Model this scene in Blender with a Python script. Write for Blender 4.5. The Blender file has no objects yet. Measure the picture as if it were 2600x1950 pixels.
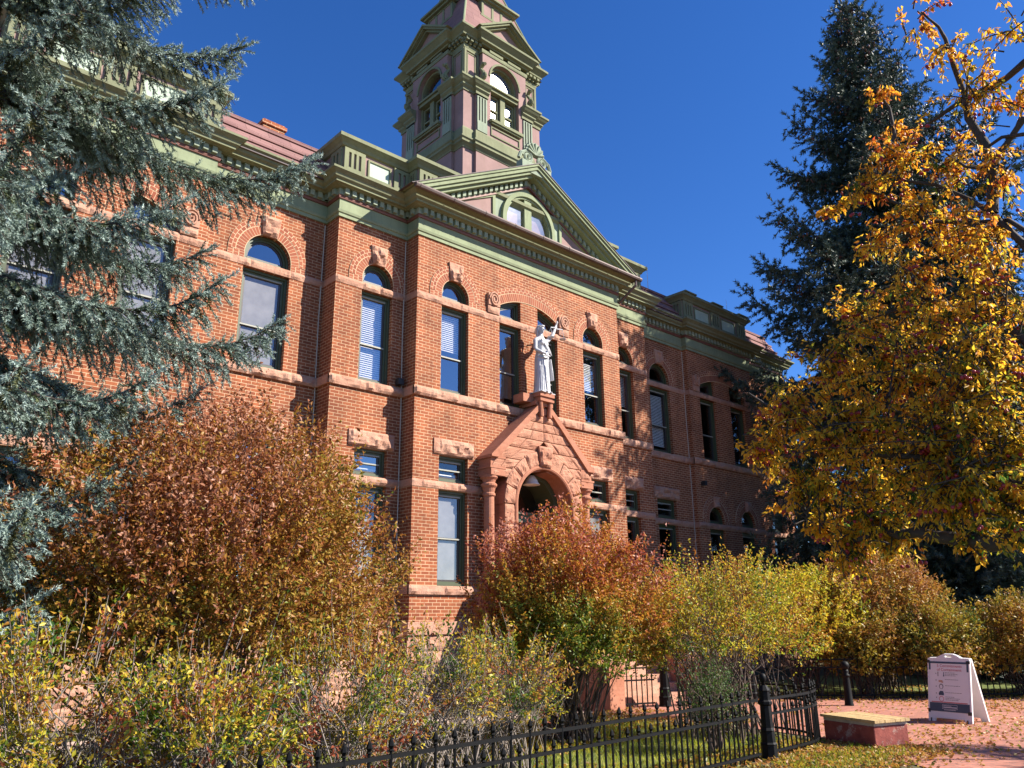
import bpy, bmesh, math, random
import numpy as np
from mathutils import Vector, Matrix, noise
R_ = math.radians
random.seed(7); RNG = np.random.default_rng(7)
S = bpy.context.scene
COL = S.collection
# ------------------------------------------------------------------ camera
cam = bpy.data.cameras.new('camera'); camo = bpy.data.objects.new('camera', cam); COL.objects.link(camo)
S.camera = camo
def _cam():
    y, p, r = R_(42.629), R_(16.634), R_(-0.599)
    fw = Vector((math.sin(y)*math.cos(p), math.cos(y)*math.cos(p), math.sin(p)))
    rt = Vector((math.cos(y), -math.sin(y), 0)); up = rt.cross(fw)
    rt2 = rt*math.cos(r) + up*math.sin(r); up2 = -rt*math.sin(r) + up*math.cos(r)
    m = Matrix((rt2, up2, -fw)).transposed().to_4x4(); m.translation = Vector((-13.582, -14.066, 1.6))
    camo.matrix_world = m
_cam()
cam.sensor_width = 36; cam.lens = 36*2019.7/2600; cam.clip_start = .05; cam.clip_end = 3000
# ------------------------------------------------------------------ sky, sun, exposure
SUN = Vector((.537, -.591, .602)).normalized()
W = bpy.data.worlds.new('World'); S.world = W; W.use_nodes = True
wn = W.node_tree.nodes; wl = W.node_tree.links
sky = wn.new('ShaderNodeTexSky'); sky.sky_type = 'NISHITA'; sky.sun_disc = False
sky.sun_elevation = math.asin(SUN.z); sky.sun_rotation = math.atan2(SUN.x, SUN.y)
sky.altitude = 2400; sky.air_density = 1.1; sky.dust_density = 0.35; sky.ozone_density = 4.0
hs = wn.new('ShaderNodeHueSaturation'); hs.inputs['Saturation'].default_value = 1.25; hs.inputs['Hue'].default_value = .512
wl.new(sky.outputs[0], hs.inputs['Color']); wl.new(hs.outputs[0], wn['Background'].inputs[0])
wn['Background'].inputs[1].default_value = 0.087
sl = bpy.data.lights.new('sun', 'SUN'); so = bpy.data.objects.new('sun', sl); COL.objects.link(so)
sl.energy = 5.0; sl.angle = R_(.53); sl.color = (1, .93, .82)
so.rotation_euler = SUN.to_track_quat('Z', 'Y').to_euler(); so.location = (20, -25, 30)
S.view_settings.view_transform = 'Standard'; S.view_settings.look = 'None'
S.view_settings.exposure = 1.25; S.view_settings.gamma = 1
S.cycles.max_bounces = 6; S.cycles.diffuse_bounces = 2; S.cycles.transparent_max_bounces = 12
# ------------------------------------------------------------------ materials
MATS = {}
class NT:
    def __init__(s, name):
        s.m = bpy.data.materials.new(name); s.m.use_nodes = True; s.t = s.m.node_tree; s.n = s.t.nodes; s.l = s.t.links
        s.b = s.n['Principled BSDF']; MATS[name] = s.m
    def node(s, typ, **kw):
        n = s.n.new(typ)
        for k, v in kw.items():
            if k in n.inputs.keys() if hasattr(n.inputs, 'keys') else False: n.inputs[k].default_value = v
            else: setattr(n, k, v)
        return n
    def link(s, a, b): s.l.new(a, b)
    def coords(s, kind='Object'): return s.node('ShaderNodeTexCoord').outputs[kind]
    def noise(s, vec, scale, detail=4, rough=.6):
        n = s.node('ShaderNodeTexNoise'); n.inputs['Scale'].default_value = scale
        n.inputs['Detail'].default_value = detail; n.inputs['Roughness'].default_value = rough
        if vec is not None: s.link(vec, n.inputs['Vector'])
        return n.outputs['Fac']
    def ramp(s, fac, stops):
        r = s.node('ShaderNodeValToRGB'); e = r.color_ramp.elements
        while len(e) < len(stops): e.new(.5)
        for el, (p, c) in zip(e, stops): el.position = p; el.color = (*c, 1) if len(c) == 3 else c
        s.link(fac, r.inputs[0]); return r.outputs[0]
    def mix(s, fac, a, b, mode='MIX'):
        x = s.node('ShaderNodeMix'); x.data_type = 'RGBA'; x.blend_type = mode
        for sock, v in ((x.inputs[0], fac), (x.inputs[6], a), (x.inputs[7], b)):
            if isinstance(v, bpy.types.NodeSocket): s.link(v, sock)
            else: sock.default_value = v if isinstance(v, float) or isinstance(v, int) else (*v, 1)
        return x.outputs[2]
    def math(s, op, a, b=0.):
        x = s.node('ShaderNodeMath'); x.operation = op
        for sock, v in ((x.inputs[0], a), (x.inputs[1], b)):
            if isinstance(v, bpy.types.NodeSocket): s.link(v, sock)
            else: sock.default_value = v
        return x.outputs[0]
    def bump(s, h, strength=.3, dist=.01):
        x = s.node('ShaderNodeBump'); x.inputs['Strength'].default_value = strength; x.inputs['Distance'].default_value = dist
        s.link(h, x.inputs['Height']); s.link(x.outputs[0], s.b.inputs['Normal'])
    def base(s, c): 
        if isinstance(c, bpy.types.NodeSocket): s.link(c, s.b.inputs['Base Color'])
        else: s.b.inputs['Base Color'].default_value = (*c, 1)
    def rough(s, r): s.b.inputs['Roughness'].default_value = r
def plain(name, c, rough=.6, metal=0., var=.12, scale=6., bump=0.):
    t = NT(name); v = t.coords()
    f = t.noise(v, scale)
    c2 = tuple(x*(1-var) for x in c); c3 = tuple(min(1, x*(1+var)) for x in c)
    t.base(t.ramp(f, [(.3, c2), (.7, c3)])); t.rough(rough); t.b.inputs['Metallic'].default_value = metal
    if bump: t.bump(t.noise(v, scale*6), bump, .01)
    return t.m
def weathered(name, c, stain, rough=.55):
    # painted sheet metal / wood with stained, chalky patches
    t = NT(name); v = t.coords()
    f1 = t.noise(v, 1.3, 6, .7); f2 = t.noise(v, 14, 4, .7)
    st = t.node('ShaderNodeMapping'); st.inputs['Scale'].default_value = (7, 7, .8); t.link(v, st.inputs[0])
    f3 = t.noise(st.outputs[0], 1.6, 5, .65)
    a = t.ramp(f1, [(.35, tuple(x*.86 for x in c)), (.65, tuple(min(1, x*1.1) for x in c))])
    m = t.ramp(f3, [(.5, (0, 0, 0)), (.75, (1, 1, 1))])
    k = t.math('MULTIPLY', m, .55)
    b = t.mix(k, a, stain); t.base(b); t.rough(.85); t.b.inputs['Specular IOR Level'].default_value = .12; t.bump(f2, .12, .01)
    return t.m
def wallcoords(t):
    # brick coordinates: along the wall (x or y by facing) and up
    g = t.node('ShaderNodeNewGeometry'); v = t.coords()
    sp = t.node('ShaderNodeSeparateXYZ'); t.link(v, sp.inputs[0]); sn = t.node('ShaderNodeSeparateXYZ'); t.link(g.outputs['True Normal'], sn.inputs[0])
    side = t.math('GREATER_THAN', t.math('ABSOLUTE', sn.outputs[0]), .7)
    u = t.math('ADD', t.math('MULTIPLY', sp.outputs[0], t.math('SUBTRACT', 1., side)), t.math('MULTIPLY', sp.outputs[1], side))
    cb = t.node('ShaderNodeCombineXYZ'); t.link(u, cb.inputs[0]); t.link(sp.outputs[2], cb.inputs[1])
    return cb.outputs[0], v
def bricktex(t, vec, w, h, mortar, c1, c2, cm, off=.5, smooth=.1, bias=0.):
    b = t.node('ShaderNodeTexBrick'); b.offset = off; b.inputs['Scale'].default_value = 1
    b.inputs['Brick Width'].default_value = w; b.inputs['Row Height'].default_value = h
    b.inputs['Mortar Size'].default_value = mortar; b.inputs['Mortar Smooth'].default_value = smooth; b.inputs['Bias'].default_value = bias
    for k, c in (('Color1', c1), ('Color2', c2), ('Mortar', cm)): b.inputs[k].default_value = (*c, 1)
    t.link(vec, b.inputs['Vector']); return b
BR1, BR2, BRM = (.335, .108, .045), (.225, .066, .03), (.55, .38, .235)
def brick_mat():
    t = NT('brick'); vec, v = wallcoords(t)
    # slight wobble so that joints are hand-laid
    b = bricktex(t, vec, .214, .0716, .0072, BR1, BR2, BRM, .5, .15)
    f = t.noise(v, 1.1, 5, .65); f2 = t.noise(v, 9, 3)
    c = t.mix(.7, b.outputs['Color'], t.ramp(f, [(.3, (.55, .52, .5)), (.7, (1.22, 1.15, 1.12))]), 'MULTIPLY')
    c = t.mix(.35, c, t.ramp(f2, [(.3, (.75, .72, .7)), (.7, (1.15, 1.12, 1.1))]), 'MULTIPLY')
    # pale efflorescence patches, long rain streaks
    ms = t.node('ShaderNodeMapping'); ms.inputs['Scale'].default_value = (2.6, 2.6, .22); t.link(v, ms.inputs[0])
    c = t.mix(.45, c, t.ramp(t.noise(ms.outputs[0], 1.4, 6, .7), [(.36, (.62, .58, .56)), (.56, (1.06, 1.05, 1.04))]), 'MULTIPLY')
    m = t.math('MULTIPLY', t.ramp(t.noise(v, .9, 6, .75), [(.62, (0, 0, 0)), (.8, (1, 1, 1))]), .22)
    c = t.mix(m, c, (.62, .45, .36))
    t.base(c); t.rough(.85); t.b.inputs['Specular IOR Level'].default_value = .25
    h = t.math('SUBTRACT', t.math('MULTIPLY', t.noise(v, 60, 2), .3), b.outputs['Fac'])
    t.bump(h, .55, .008); return t.m
def brick_arch_mat():
    t = NT('brick_arch'); v = t.coords('UV')
    b = bricktex(t, v, 1, 1, .075, (.31, .098, .05), (.22, .06, .033), BRM, .5, .2)
    t.base(b.outputs['Color']); t.rough(.85); t.b.inputs['Specular IOR Level'].default_value = .25
    t.bump(t.math('SUBTRACT', 0., b.outputs['Fac']), .5, .008); return t.m
def stone_mat(name, c1, c2, bump=.6):
    t = NT(name); v = t.coords()
    f = t.noise(v, 2.2, 6, .65); f2 = t.noise(v, 22, 5, .7)
    st = t.node('ShaderNodeMapping'); st.inputs['Scale'].default_value = (1, 1, 7); t.link(v, st.inputs[0])
    f3 = t.noise(st.outputs[0], 3, 4)
    c = t.ramp(f, [(.3, c1), (.7, c2)])
    c = t.mix(.5, c, t.ramp(f2, [(.3, (.72, .7, .7)), (.7, (1.15, 1.12, 1.1))]), 'MULTIPLY')
    c = t.mix(.4, c, t.ramp(f3, [(.35, (.78, .74, .72)), (.65, (1.12, 1.1, 1.1))]), 'MULTIPLY')
    t.base(c); t.rough(.9); t.b.inputs['Specular IOR Level'].default_value = .2
    t.bump(f2, bump, .03); return t.m
brick_mat(); brick_arch_mat()
stone_mat('sandstone', (.40, .205, .135), (.52, .31, .22))
stone_mat('porch_stone', (.36, .16, .10), (.50, .265, .175))
stone_mat('porch_smooth', (.34, .14, .082), (.43, .20, .13), .15)
weathered('trim_olive', (.205, .215, .13), (.13, .125, .07))
weathered('trim_sage', (.25, .285, .175), (.165, .18, .11))
weathered('trim_mint', (.27, .315, .235), (.19, .21, .155))
weathered('trim_pink', (.30, .195, .18), (.25, .17, .14))
weathered('panel_mint', (.44, .52, .41), (.36, .42, .32))
plain('fillet_brown', (.17, .06, .04), .6)
plain('frame_green', (.06, .075, .036), .5)
plain('frame_light', (.30, .30, .25), .6)
plain('sash_dark', (.045, .035, .03), .4)
plain('gutter', (.12, .085, .075), .45, .3)
plain('roof_dark', (.085, .06, .06), .7)
plain('cable', (.55, .5, .42), .5)
plain('blind', (.55, .55, .53), .8)
plain('grey_shade', (.205, .20, .195), .9, var=.18, scale=3)
plain('iron', (.004, .004, .0045), .6, 0., .3); MATS['iron'].node_tree.nodes['Principled BSDF'].inputs['Specular IOR Level'].default_value = .18
plain('door_wood', (.16, .045, .025), .45)
plain('white_paint', (.7, .7, .68), .35)
plain('lamp_white', (.75, .72, .66), .4)
plain('statue_silver', (.46, .46, .475), .42, 0., .1, 9, .15)
plain('dark_plastic', (.02, .02, .022), .5)
plain('wood_slat', (.48, .33, .15), .7, 0., .3, 18, .2)
plain('room_dark', (.03, .028, .025), .9)
def glass_mat(name, fac, col, rough=.012, tint=(1, 1, 1)):
    t = NT(name); t.n.remove(t.b)
    g = t.node('ShaderNodeBsdfGlossy'); g.inputs['Roughness'].default_value = rough; g.inputs['Color'].default_value = (*col, 1)
    v = t.coords(); bm = t.node('ShaderNodeBump'); bm.inputs['Strength'].default_value = .06; bm.inputs['Distance'].default_value = .05
    t.link(t.noise(v, 2.2, 2), bm.inputs['Height']); t.link(bm.outputs[0], g.inputs['Normal'])
    tr = t.node('ShaderNodeBsdfTransparent'); tr.inputs['Color'].default_value = (*tint, 1)
    mx = t.node('ShaderNodeMixShader'); mx.inputs[0].default_value = fac
    t.link(tr.outputs[0], mx.inputs[1]); t.link(g.outputs[0], mx.inputs[2])
    t.link(mx.outputs[0], t.n['Material Output'].inputs['Surface'])
glass_mat('glass', .30, (.95, .97, 1)); glass_mat('glass_dull', .13, (.9, .92, .95), .05); glass_mat('glass_glint', .22, (1, .97, .9), .36); glass_mat('glass_dusty', .35, (.8, .85, .9), .12)
def mansard_mat():
    t = NT('mansard_pink'); vec, v = wallcoords(t)
    b = bricktex(t, vec, .55, .28, .006, (.25, .14, .13), (.21, .115, .11), (.13, .07, .065), .5, .2)
    f = t.noise(v, 2, 5)
    t.base(t.mix(.4, b.outputs['Color'], t.ramp(f, [(.3, (.75, .75, .75)), (.7, (1.2, 1.15, 1.15))]), 'MULTIPLY'))
    t.rough(.85); t.b.inputs['Specular IOR Level'].default_value = .15; t.bump(t.math('SUBTRACT', 0., b.outputs['Fac']), .4, .01)
mansard_mat()
# ------------------------------------------------------------------ mesh builder
class MB:
    def __init__(s): s.v = []; s.f = []; s.uv = None
    def quad(s, a, b, c, d):
        n = len(s.v); s.v += [tuple(a), tuple(b), tuple(c), tuple(d)]; s.f.append((n, n+1, n+2, n+3))
    def poly(s, pts):
        n = len(s.v); s.v += [tuple(p) for p in pts]; s.f.append(tuple(range(n, n+len(pts))))
    def box(s, x0, x1, y0, y1, z0, z1):
        n = len(s.v)
        s.v += [(x0,y0,z0),(x1,y0,z0),(x1,y1,z0),(x0,y1,z0),(x0,y0,z1),(x1,y0,z1),(x1,y1,z1),(x0,y1,z1)]
        s.f += [tuple(n+i for i in q) for q in ((3,2,1,0),(4,5,6,7),(0,1,5,4),(1,2,6,5),(2,3,7,6),(3,0,4,7))]
    def xform_from(s, n0, M):
        for i in range(n0, len(s.v)): s.v[i] = tuple(M @ Vector(s.v[i]))
    def extrude_xz(s, pts, y0, y1):          # pts (x,z), closed outline
        k = len(pts); n = len(s.v)
        s.v += [(x, y0, z) for x, z in pts] + [(x, y1, z) for x, z in pts]
        s.f.append(tuple(n+i for i in range(k))); s.f.append(tuple(n+k+i for i in reversed(range(k))))
        for i in range(k):
            j = (i+1) % k; s.f.append((n+i, n+k+i, n+k+j, n+j))
    def extrude_xy(s, pts, z0, z1):
        k = len(pts); n = len(s.v)
        s.v += [(x, y, z0) for x, y in pts] + [(x, y, z1) for x, y in pts]
        s.f.append(tuple(n+i for i in reversed(range(k)))); s.f.append(tuple(n+k+i for i in range(k)))
        for i in range(k):
            j = (i+1) % k; s.f.append((n+i, n+j, n+k+j, n+k+i))
    def strip_xz(s, A, B, y0, y1):           # band between polylines A and B (x,z), extruded in y
        for i in range(len(A)-1):
            a, b, c, d = A[i], A[i+1], B[i+1], B[i]
            s.quad((a[0],y0,a[1]),(b[0],y0,b[1]),(c[0],y0,c[1]),(d[0],y0,d[1]))
            s.quad((a[0],y0,a[1]),(a[0],y1,a[1]),(b[0],y1,b[1]),(b[0],y0,b[1]))
            s.quad((d[0],y0,d[1]),(c[0],y0,c[1]),(c[0],y1,c[1]),(d[0],y1,d[1]))
        for a, d in ((A[0], B[0]), (A[-1], B[-1])):
            s.quad((a[0],y0,a[1]),(d[0],y0,d[1]),(d[0],y1,d[1]),(a[0],y1,a[1]))
    def sweep(s, path, prof, closed=False, caps=True):
        # path: plan (x,y) with outward on the right of travel; prof: (p out, z)
        P = [Vector((a[0], a[1])) for a in path]; n = len(P); rings = []
        for i in range(n):
            def nrm(a, b): d = (b-a).normalized(); return Vector((d.y, -d.x))
            if closed or 0 < i < n-1:
                n1 = nrm(P[i-1], P[i]); n2 = nrm(P[i], P[(i+1) % n])
                m = (n1+n2); m = m/(1+n1.dot(n2)) if 1+n1.dot(n2) > .05 else n1
            elif i == 0: m = nrm(P[0], P[1])
            else: m = nrm(P[-2], P[-1])
            rings.append([(P[i].x+m.x*p, P[i].y+m.y*p, z) for p, z in prof])
        base = len(s.v); k = len(prof)
        for r in rings: s.v += r
        for i in range(n if closed else n-1):
            j = (i+1) % n
            for q in range(k-1):
                s.f.append((base+i*k+q, base+j*k+q, base+j*k+q+1, base+i*k+q+1))
        if caps and not closed:
            s.f.append(tuple(base+q for q in range(k))); s.f.append(tuple(base+(n-1)*k+q for q in reversed(range(k))))
    def tube(s, pts, rad, sides=6, cap=True):
        pts = [Vector(p) for p in pts]; n = len(pts); base = len(s.v)
        rads = rad if hasattr(rad, '__len__') else [rad]*n
        up = Vector((0, 0, 1)); prev = None
        for i in range(n):
            d = (pts[min(i+1, n-1)]-pts[max(i-1, 0)]).normalized()
            if prev is None:
                a = d.cross(up if abs(d.z) < .9 else Vector((1, 0, 0))).normalized()
            else: a = (prev - d*prev.dot(d)).normalized()
            prev = a; b = d.cross(a)
            for q in range(sides):
                t = 2*math.pi*q/sides; s.v.append(tuple(pts[i]+(a*math.cos(t)+b*math.sin(t))*rads[i]))
        for i in range(n-1):
            for q in range(sides):
                w = (q+1) % sides; s.f.append((base+i*sides+q, base+i*sides+w, base+(i+1)*sides+w, base+(i+1)*sides+q))
        if cap:
            s.f.append(tuple(base+q for q in reversed(range(sides)))); s.f.append(tuple(base+(n-1)*sides+q for q in range(sides)))
    def lathe(s, cx, cy, prof, sides=20, sq=False):
        base = len(s.v); k = len(prof)
        for i in range(sides):
            t = 2*math.pi*(i+.5)/sides
            f = 1/max(abs(math.cos(t)), abs(math.sin(t))) if sq else 1
            for r, z in prof: s.v.append((cx+r*f*math.cos(t), cy+r*f*math.sin(t), z))
        for i in range(sides):
            j = (i+1) % sides
            for q in range(k-1): s.f.append((base+i*k+q, base+j*k+q, base+j*k+q+1, base+i*k+q+1))
        s.f.append(tuple(base+i*k+k-1 for i in range(sides))); s.f.append(tuple(base+i*k for i in reversed(range(sides))))
    def sphere(s, c, r, n=8, m=6):
        pr = [(max(1e-4, r*math.sin(math.pi*i/m)), c[2]-r*math.cos(math.pi*i/m)) for i in range(m+1)]
        s.lathe(c[0], c[1], pr, n)
    def build(s, name, mat, parent=None, smooth=False, loc=None):
        me = bpy.data.meshes.new(name)
        off = Vector((0, 0, 0))
        if parent is not None:
            p = parent
            while p is not None: off += p.location; p = p.parent
        if loc is not None: off = off+Vector(loc)
        me.from_pydata([tuple(Vector(v)-off) for v in s.v] if off.length > 0 else s.v, [], s.f)
        if s.uv is not None:
            ul = me.uv_layers.new(name='UVMap'); ul.data.foreach_set('uv', np.array(s.uv, 'f').ravel())
        me.materials.append(MATS[mat] if isinstance(mat, str) else mat)
        if smooth: me.shade_smooth()
        me.update()
        o = bpy.data.objects.new(name, me); COL.objects.link(o)
        if parent is not None: o.parent = parent
        if loc is not None: o.location = loc
        return o
def empty(name, loc=(0, 0, 0), rz=0.):
    o = bpy.data.objects.new(name, None); o.location = loc; o.rotation_euler = (0, 0, rz); COL.objects.link(o); return o
def tag(o, label=None, cat=None, group=None, kind=None):
    if label: o['label'] = label
    if cat: o['category'] = cat
    if group: o['group'] = group
    if kind: o['kind'] = kind
    return o
def nz(x, y=0., z=0.): return noise.noise(Vector((x, y, z)))
def rock(mb, fmap, ns, nt, y, proj, amp, seed=0, fx=4.5):
    # rock-faced block: patch (s,t)->(x,z), front pitched and broken, sides back to the wall plane y
    g = [[None]*(nt+1) for _ in range(ns+1)]; base = len(mb.v)
    for i in range(ns+1):
        for j in range(nt+1):
            x, z = fmap(i/ns, j/nt); e = min(1, 2.6*min(i/ns, 1-i/ns)*ns/3, 2.6*min(j/nt, 1-j/nt)*nt/3)
            h = .55+.8*nz(x*fx+seed*3.1, z*fx*1.3, seed)+.22*nz(x*fx*3, z*fx*3, seed+9)
            cell = noise.cell(Vector((x*fx*1.4, z*fx*1.8, seed)))
            mb.v.append((x, y-proj-amp*e*max(0, h+.35*cell), z)); g[i][j] = len(mb.v)-1
    for i in range(ns):
        for j in range(nt): mb.f.append((g[i][j], g[i+1][j], g[i+1][j+1], g[i][j+1]))
    bord = [g[i][0] for i in range(ns+1)]+[g[ns][j] for j in range(1, nt+1)]+[g[i][nt] for i in range(ns-1, -1, -1)]+[g[0][j] for j in range(nt-1, 0, -1)]
    bk = []
    for b in bord: mb.v.append((mb.v[b][0], y, mb.v[b][2])); bk.append(len(mb.v)-1)
    for i in range(len(bord)):
        k = (i+1) % len(bord); mb.f.append((bord[k], bord[i], bk[i], bk[k]))
def rock_rect(mb, x0, x1, z0, z1, y, proj=.03, amp=.04, cell=.05, seed=None):
    seed = random.random()*50 if seed is None else seed
    rock(mb, lambda s, t: (x0+(x1-x0)*s, z0+(z1-z0)*t), max(2, int((x1-x0)/cell)), max(3, int((z1-z0)/cell)), y, proj, amp, seed)
def rock_belt(mb, x0, x1, z0, z1, y, proj=.03, amp=.035, piece=.9):
    x = x0
    while x < x1-.01:
        w = piece*random.uniform(.7, 1.35); e = x+w if x+w < x1-.25 else x1
        rock_rect(mb, x, e-(.004 if e < x1 else 0), z0, z1, y, proj, amp); x = e
def arc(cx, cz, r, a0, a1, n): return [(cx+r*math.cos(R_(a0+(a1-a0)*i/n)), cz+r*math.sin(R_(a0+(a1-a0)*i/n))) for i in range(n+1)]
# ------------------------------------------------------------------ the courthouse
D1, D2, D3 = .461, 1.007, .827
XA, XB, XC, XE, XF = 3.6, 5.475, 8.22, 12.2, 14.8
ZB = 1.62; ZE = 10.46
court = tag(empty('courthouse', (0, 0, 0)), 'three storey red brick courthouse with green trimmed cornice, stone porch and square tower', 'courthouse')
def inset(pts, d):
    n = len(pts); P = [Vector(p) for p in pts]; out = []
    area = sum(P[i].x*P[(i+1) % n].y-P[(i+1) % n].x*P[i].y for i in range(n)); sg = 1 if area > 0 else -1
    for i in range(n):
        a, b, c = P[i-1], P[i], P[(i+1) % n]
        d1 = (b-a).normalized(); d2 = (c-b).normalized()
        n1 = Vector((-d1.y, d1.x))*sg; n2 = Vector((-d2.y, d2.x))*sg
        m = (n1+n2)/max(.3, 1+n1.dot(n2)); out.append(tuple(b+m*d))
    return out
def rect(x0, x1, z0, z1): return [(x0, z0), (x1, z0), (x1, z1), (x0, z1)]
def archo(xc, w, z0, zs, n=14): return [(xc-w/2, z0), (xc+w/2, z0)] + arc(xc, zs, w/2, 0, 180, n)
def sego(x0, x1, z0, xc, zc, r, n=8):
    top = [(x1+(x0-x1)*i/n, zc+math.sqrt(r*r-(x1+(x0-x1)*i/n-xc)**2)) for i in range(n+1)]
    return [(x0, z0), (x1, z0)] + top
def ring(mb, A, B, y0, y1): mb.strip_xz(A+[A[0]], B+[B[0]], y0, y1)
GREY_W = [0]
def window(outl, y, name='window', meet=True, glass='glass', blind=None, light=True, rev=.1, depth=.16):
    if blind and blind[0] == 'shade': glass = 'glass_dull'
    m = MB(); i0, i1, i2 = outl, inset(outl, .055), inset(outl, .10)
    ring(m, i0, i1, y+rev, y+rev+depth); ring(m, i1, i2, y+rev+.045, y+rev+depth)
    w = m.build(name, 'frame_green', court)
    s = MB(); j0, j1 = inset(outl, .10), inset(outl, .14); ys = y+rev+.075
    ring(s, j0, j1, ys, ys+.05)
    xs = [p[0] for p in outl]; zs = [p[1] for p in outl]; x0, x1, z0, z1 = min(xs), max(xs), min(zs), max(zs)
    zm = z0+(z1-z0)*(.42 if z0 > 5 else .49)
    if meet: s.box(x0+.14, x1-.14, ys-.012, ys+.05, zm-.025, zm+.03)
    s.build('sash', 'sash_dark', w)
    p = MB(); jg = inset(outl, .13)
    p.poly([(x, ys+.02, z) for x, z in jg]); p.build('pane', glass, w)
    if light:
        t = MB(); t.box(x0+.1, x1-.1, ys-.03, ys-.004, z1-.13, z1-.1)
        t.build('storm_frame', 'frame_light', w); t = MB(); t.box(x0+.1, x1-.1, ys-.03, ys-.013, zm-.012, zm+.018); t.build('meeting_strip', 'frame_light', w)
    if blind:
        kind, f0, f1 = blind; q = MB(); yb = ys+.09
        za, zb = z0+.1+(z1-z0-.2)*f0, z0+.1+(z1-z0-.2)*f1
        if kind == 'slat':
            z = zb
            while z > za:
                q.quad((x0+.1, yb, z-.042), (x1-.1, yb, z-.042), (x1-.1, yb+.022, z), (x0+.1, yb+.022, z)); z -= .05
            q.build('blind', 'blind', w)
        else:
            q.quad((x0+.09, yb-.05, za), (x1-.09, yb-.05, za), (x1-.09, yb-.05, zb), (x0+.09, yb-.05, zb)); q.build('window_shade', 'grey_shade', w)
    return w
# --- walls with openings
segs = [(-XF, -XE, D2), (-XE, -XC, D3), (-XC, -XB, D2), (-XB, -XA, D1), (-XA, XA, 0), (XA, XB, D1), (XB, XC, D2), (XC, XE, D3), (XE, XF, D2)]
holes = {i: [] for i in range(9)}
WIN = []
def seg_of(x):
    for i, (a, b, y) in enumerate(segs):
        if a <= x <= b: return i
ZS2 = 9.16
blinds = {(2, -2.47): ('slat', .52, 1), (2, 2.47): ('slat', .5, .9), (2, -4.385): ('slat', .02, .98), (2, -6.83): ('shade', 0, 1), (1, -2.47): ('shade', 0, 1), (1, 2.47): ('shade', 0, 1), (1, -4.385): ('shade', 0, .7), (2, 4.385): ('slat', .5, 1), (2, 6.83): ('slat', .1, .95)}
def add(x, outl, **k):
    i = seg_of(x); holes[i].append(outl); WIN.append((outl, segs[i][2], k))
def bay_A(xc, w):
    g = 'glass' if xc < 5 else 'glass_dull'
    add(xc, rect(xc-w/2, xc+w/2, 6.71, 8.86), blind=blinds.get((2, xc)), glass=g)
    add(xc, archo(xc, w, 9.03, ZS2), name='arched_window', meet=False, light=False, glass=g)
def bay_1R(xc, w):
    g = 'glass_dull' if xc > 5 or abs(xc+2.47) < .1 else 'glass'
    add(xc, rect(xc-w/2, xc+w/2, 2.355, 4.44), blind=blinds.get((1, xc)), glass=g)
    add(xc, rect(xc-w/2, xc+w/2, 4.62, 5.22), name='transom_window', meet=False, glass=g, blind=('slat', 0, .3) if xc < -2 else None)
def bay_P(xc, xi, xo, zc, r):
    for s in (-1, 1):
        a, b = sorted((xc+s*xi, xc+s*xo)); g = 'glass_dull' if xc > 5 else 'glass'
        add((a+b)/2, rect(a, b, 6.71, 8.86), glass=g, blind=('shade', 0, 1) if xc < -5 else None)
        add((a+b)/2, sego(a, b, 9.03, xc, zc, r), name='segment_window', meet=False, light=False, glass=g)
for sx in (-1, 1):
    bay_A(sx*2.47, .827); bay_A(sx*4.385, .827); bay_A(sx*6.83, 1.06); bay_A(sx*13.5, .83)
    bay_1R(sx*2.47, .84); bay_1R(sx*4.385, .83); bay_1R(sx*6.83, .97); bay_1R(sx*13.5, .83)
    bay_P(sx*10.21, .465, 1.395, 6.53, 3.1)
    for o in (-.95, .95):
        xc = sx*10.21+o
        add(xc, rect(xc-.45, xc+.45, 2.355, 4.43), glass='glass_dull'); add(xc, archo(xc, .9, 4.61, 4.72), name='arched_window', meet=False, light=False, glass='glass_dull')
bay_P(0, .308, 1.046, 7.62, 2.0)
door_hole = archo(0, 2.0, ZB+.02, 4.2, 20); holes[4].append(door_hole)
# wall mesh (front, with reveals), back and sides
bmw = bmesh.new()
def wall_seg(x0, x1, y, hs):
    edges = []
    def loop(pts):
        vs = [bmw.verts.new((x, y, z)) for x, z in pts]
        for i in range(len(vs)): edges.append(bmw.edges.new((vs[i], vs[(i+1) % len(vs)])))
        return vs
    loop(rect(x0, x1, ZB, ZE))
    rims = [loop(h) for h in hs]
    bmesh.ops.triangle_fill(bmw, use_beauty=True, use_dissolve=False, edges=edges, normal=(0, -1, 0))
    for vs in rims:
        bk = [bmw.verts.new((v.co.x, v.co.y+.3, v.co.z)) for v in vs]
        for i in range(len(vs)):
            j = (i+1) % len(vs); bmw.faces.new((vs[i], vs[j], bk[j], bk[i]))
def wq(*p): bmw.faces.new([bmw.verts.new(q) for q in p])
for i, (x0, x1, y) in enumerate(segs): wall_seg(x0, x1, y, holes[i])
for i in range(8):
    x = segs[i][1]; ya, yb = segs[i][2], segs[i+1][2]
    wq((x, ya, ZB), (x, yb, ZB), (x, yb, ZE), (x, ya, ZE))
YB = 13.
wq((-XF, YB, 0), (-XF, D2, 0), (-XF, D2, ZE), (-XF, YB, ZE)); wq((XF, D2, 0), (XF, YB, 0), (XF, YB, ZE), (XF, D2, ZE)); wq((XF, YB, 0), (-XF, YB, 0), (-XF, YB, ZE), (XF, YB, ZE))
bmesh.ops.recalc_face_normals(bmw, faces=bmw.faces)
for f in bmw.faces:
    if abs(f.normal.y) > .9 and f.calc_center_median().y < 2 and f.normal.y > 0: f.normal_flip()
me = bpy.data.meshes.new('brick_wall'); bmw.to_mesh(me); me.materials.append(MATS['brick']); wo = bpy.data.objects.new('brick_wall', me); COL.objects.link(wo); wo.parent = court
for outl, y, k in WIN: window(outl, y, **k)
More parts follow.
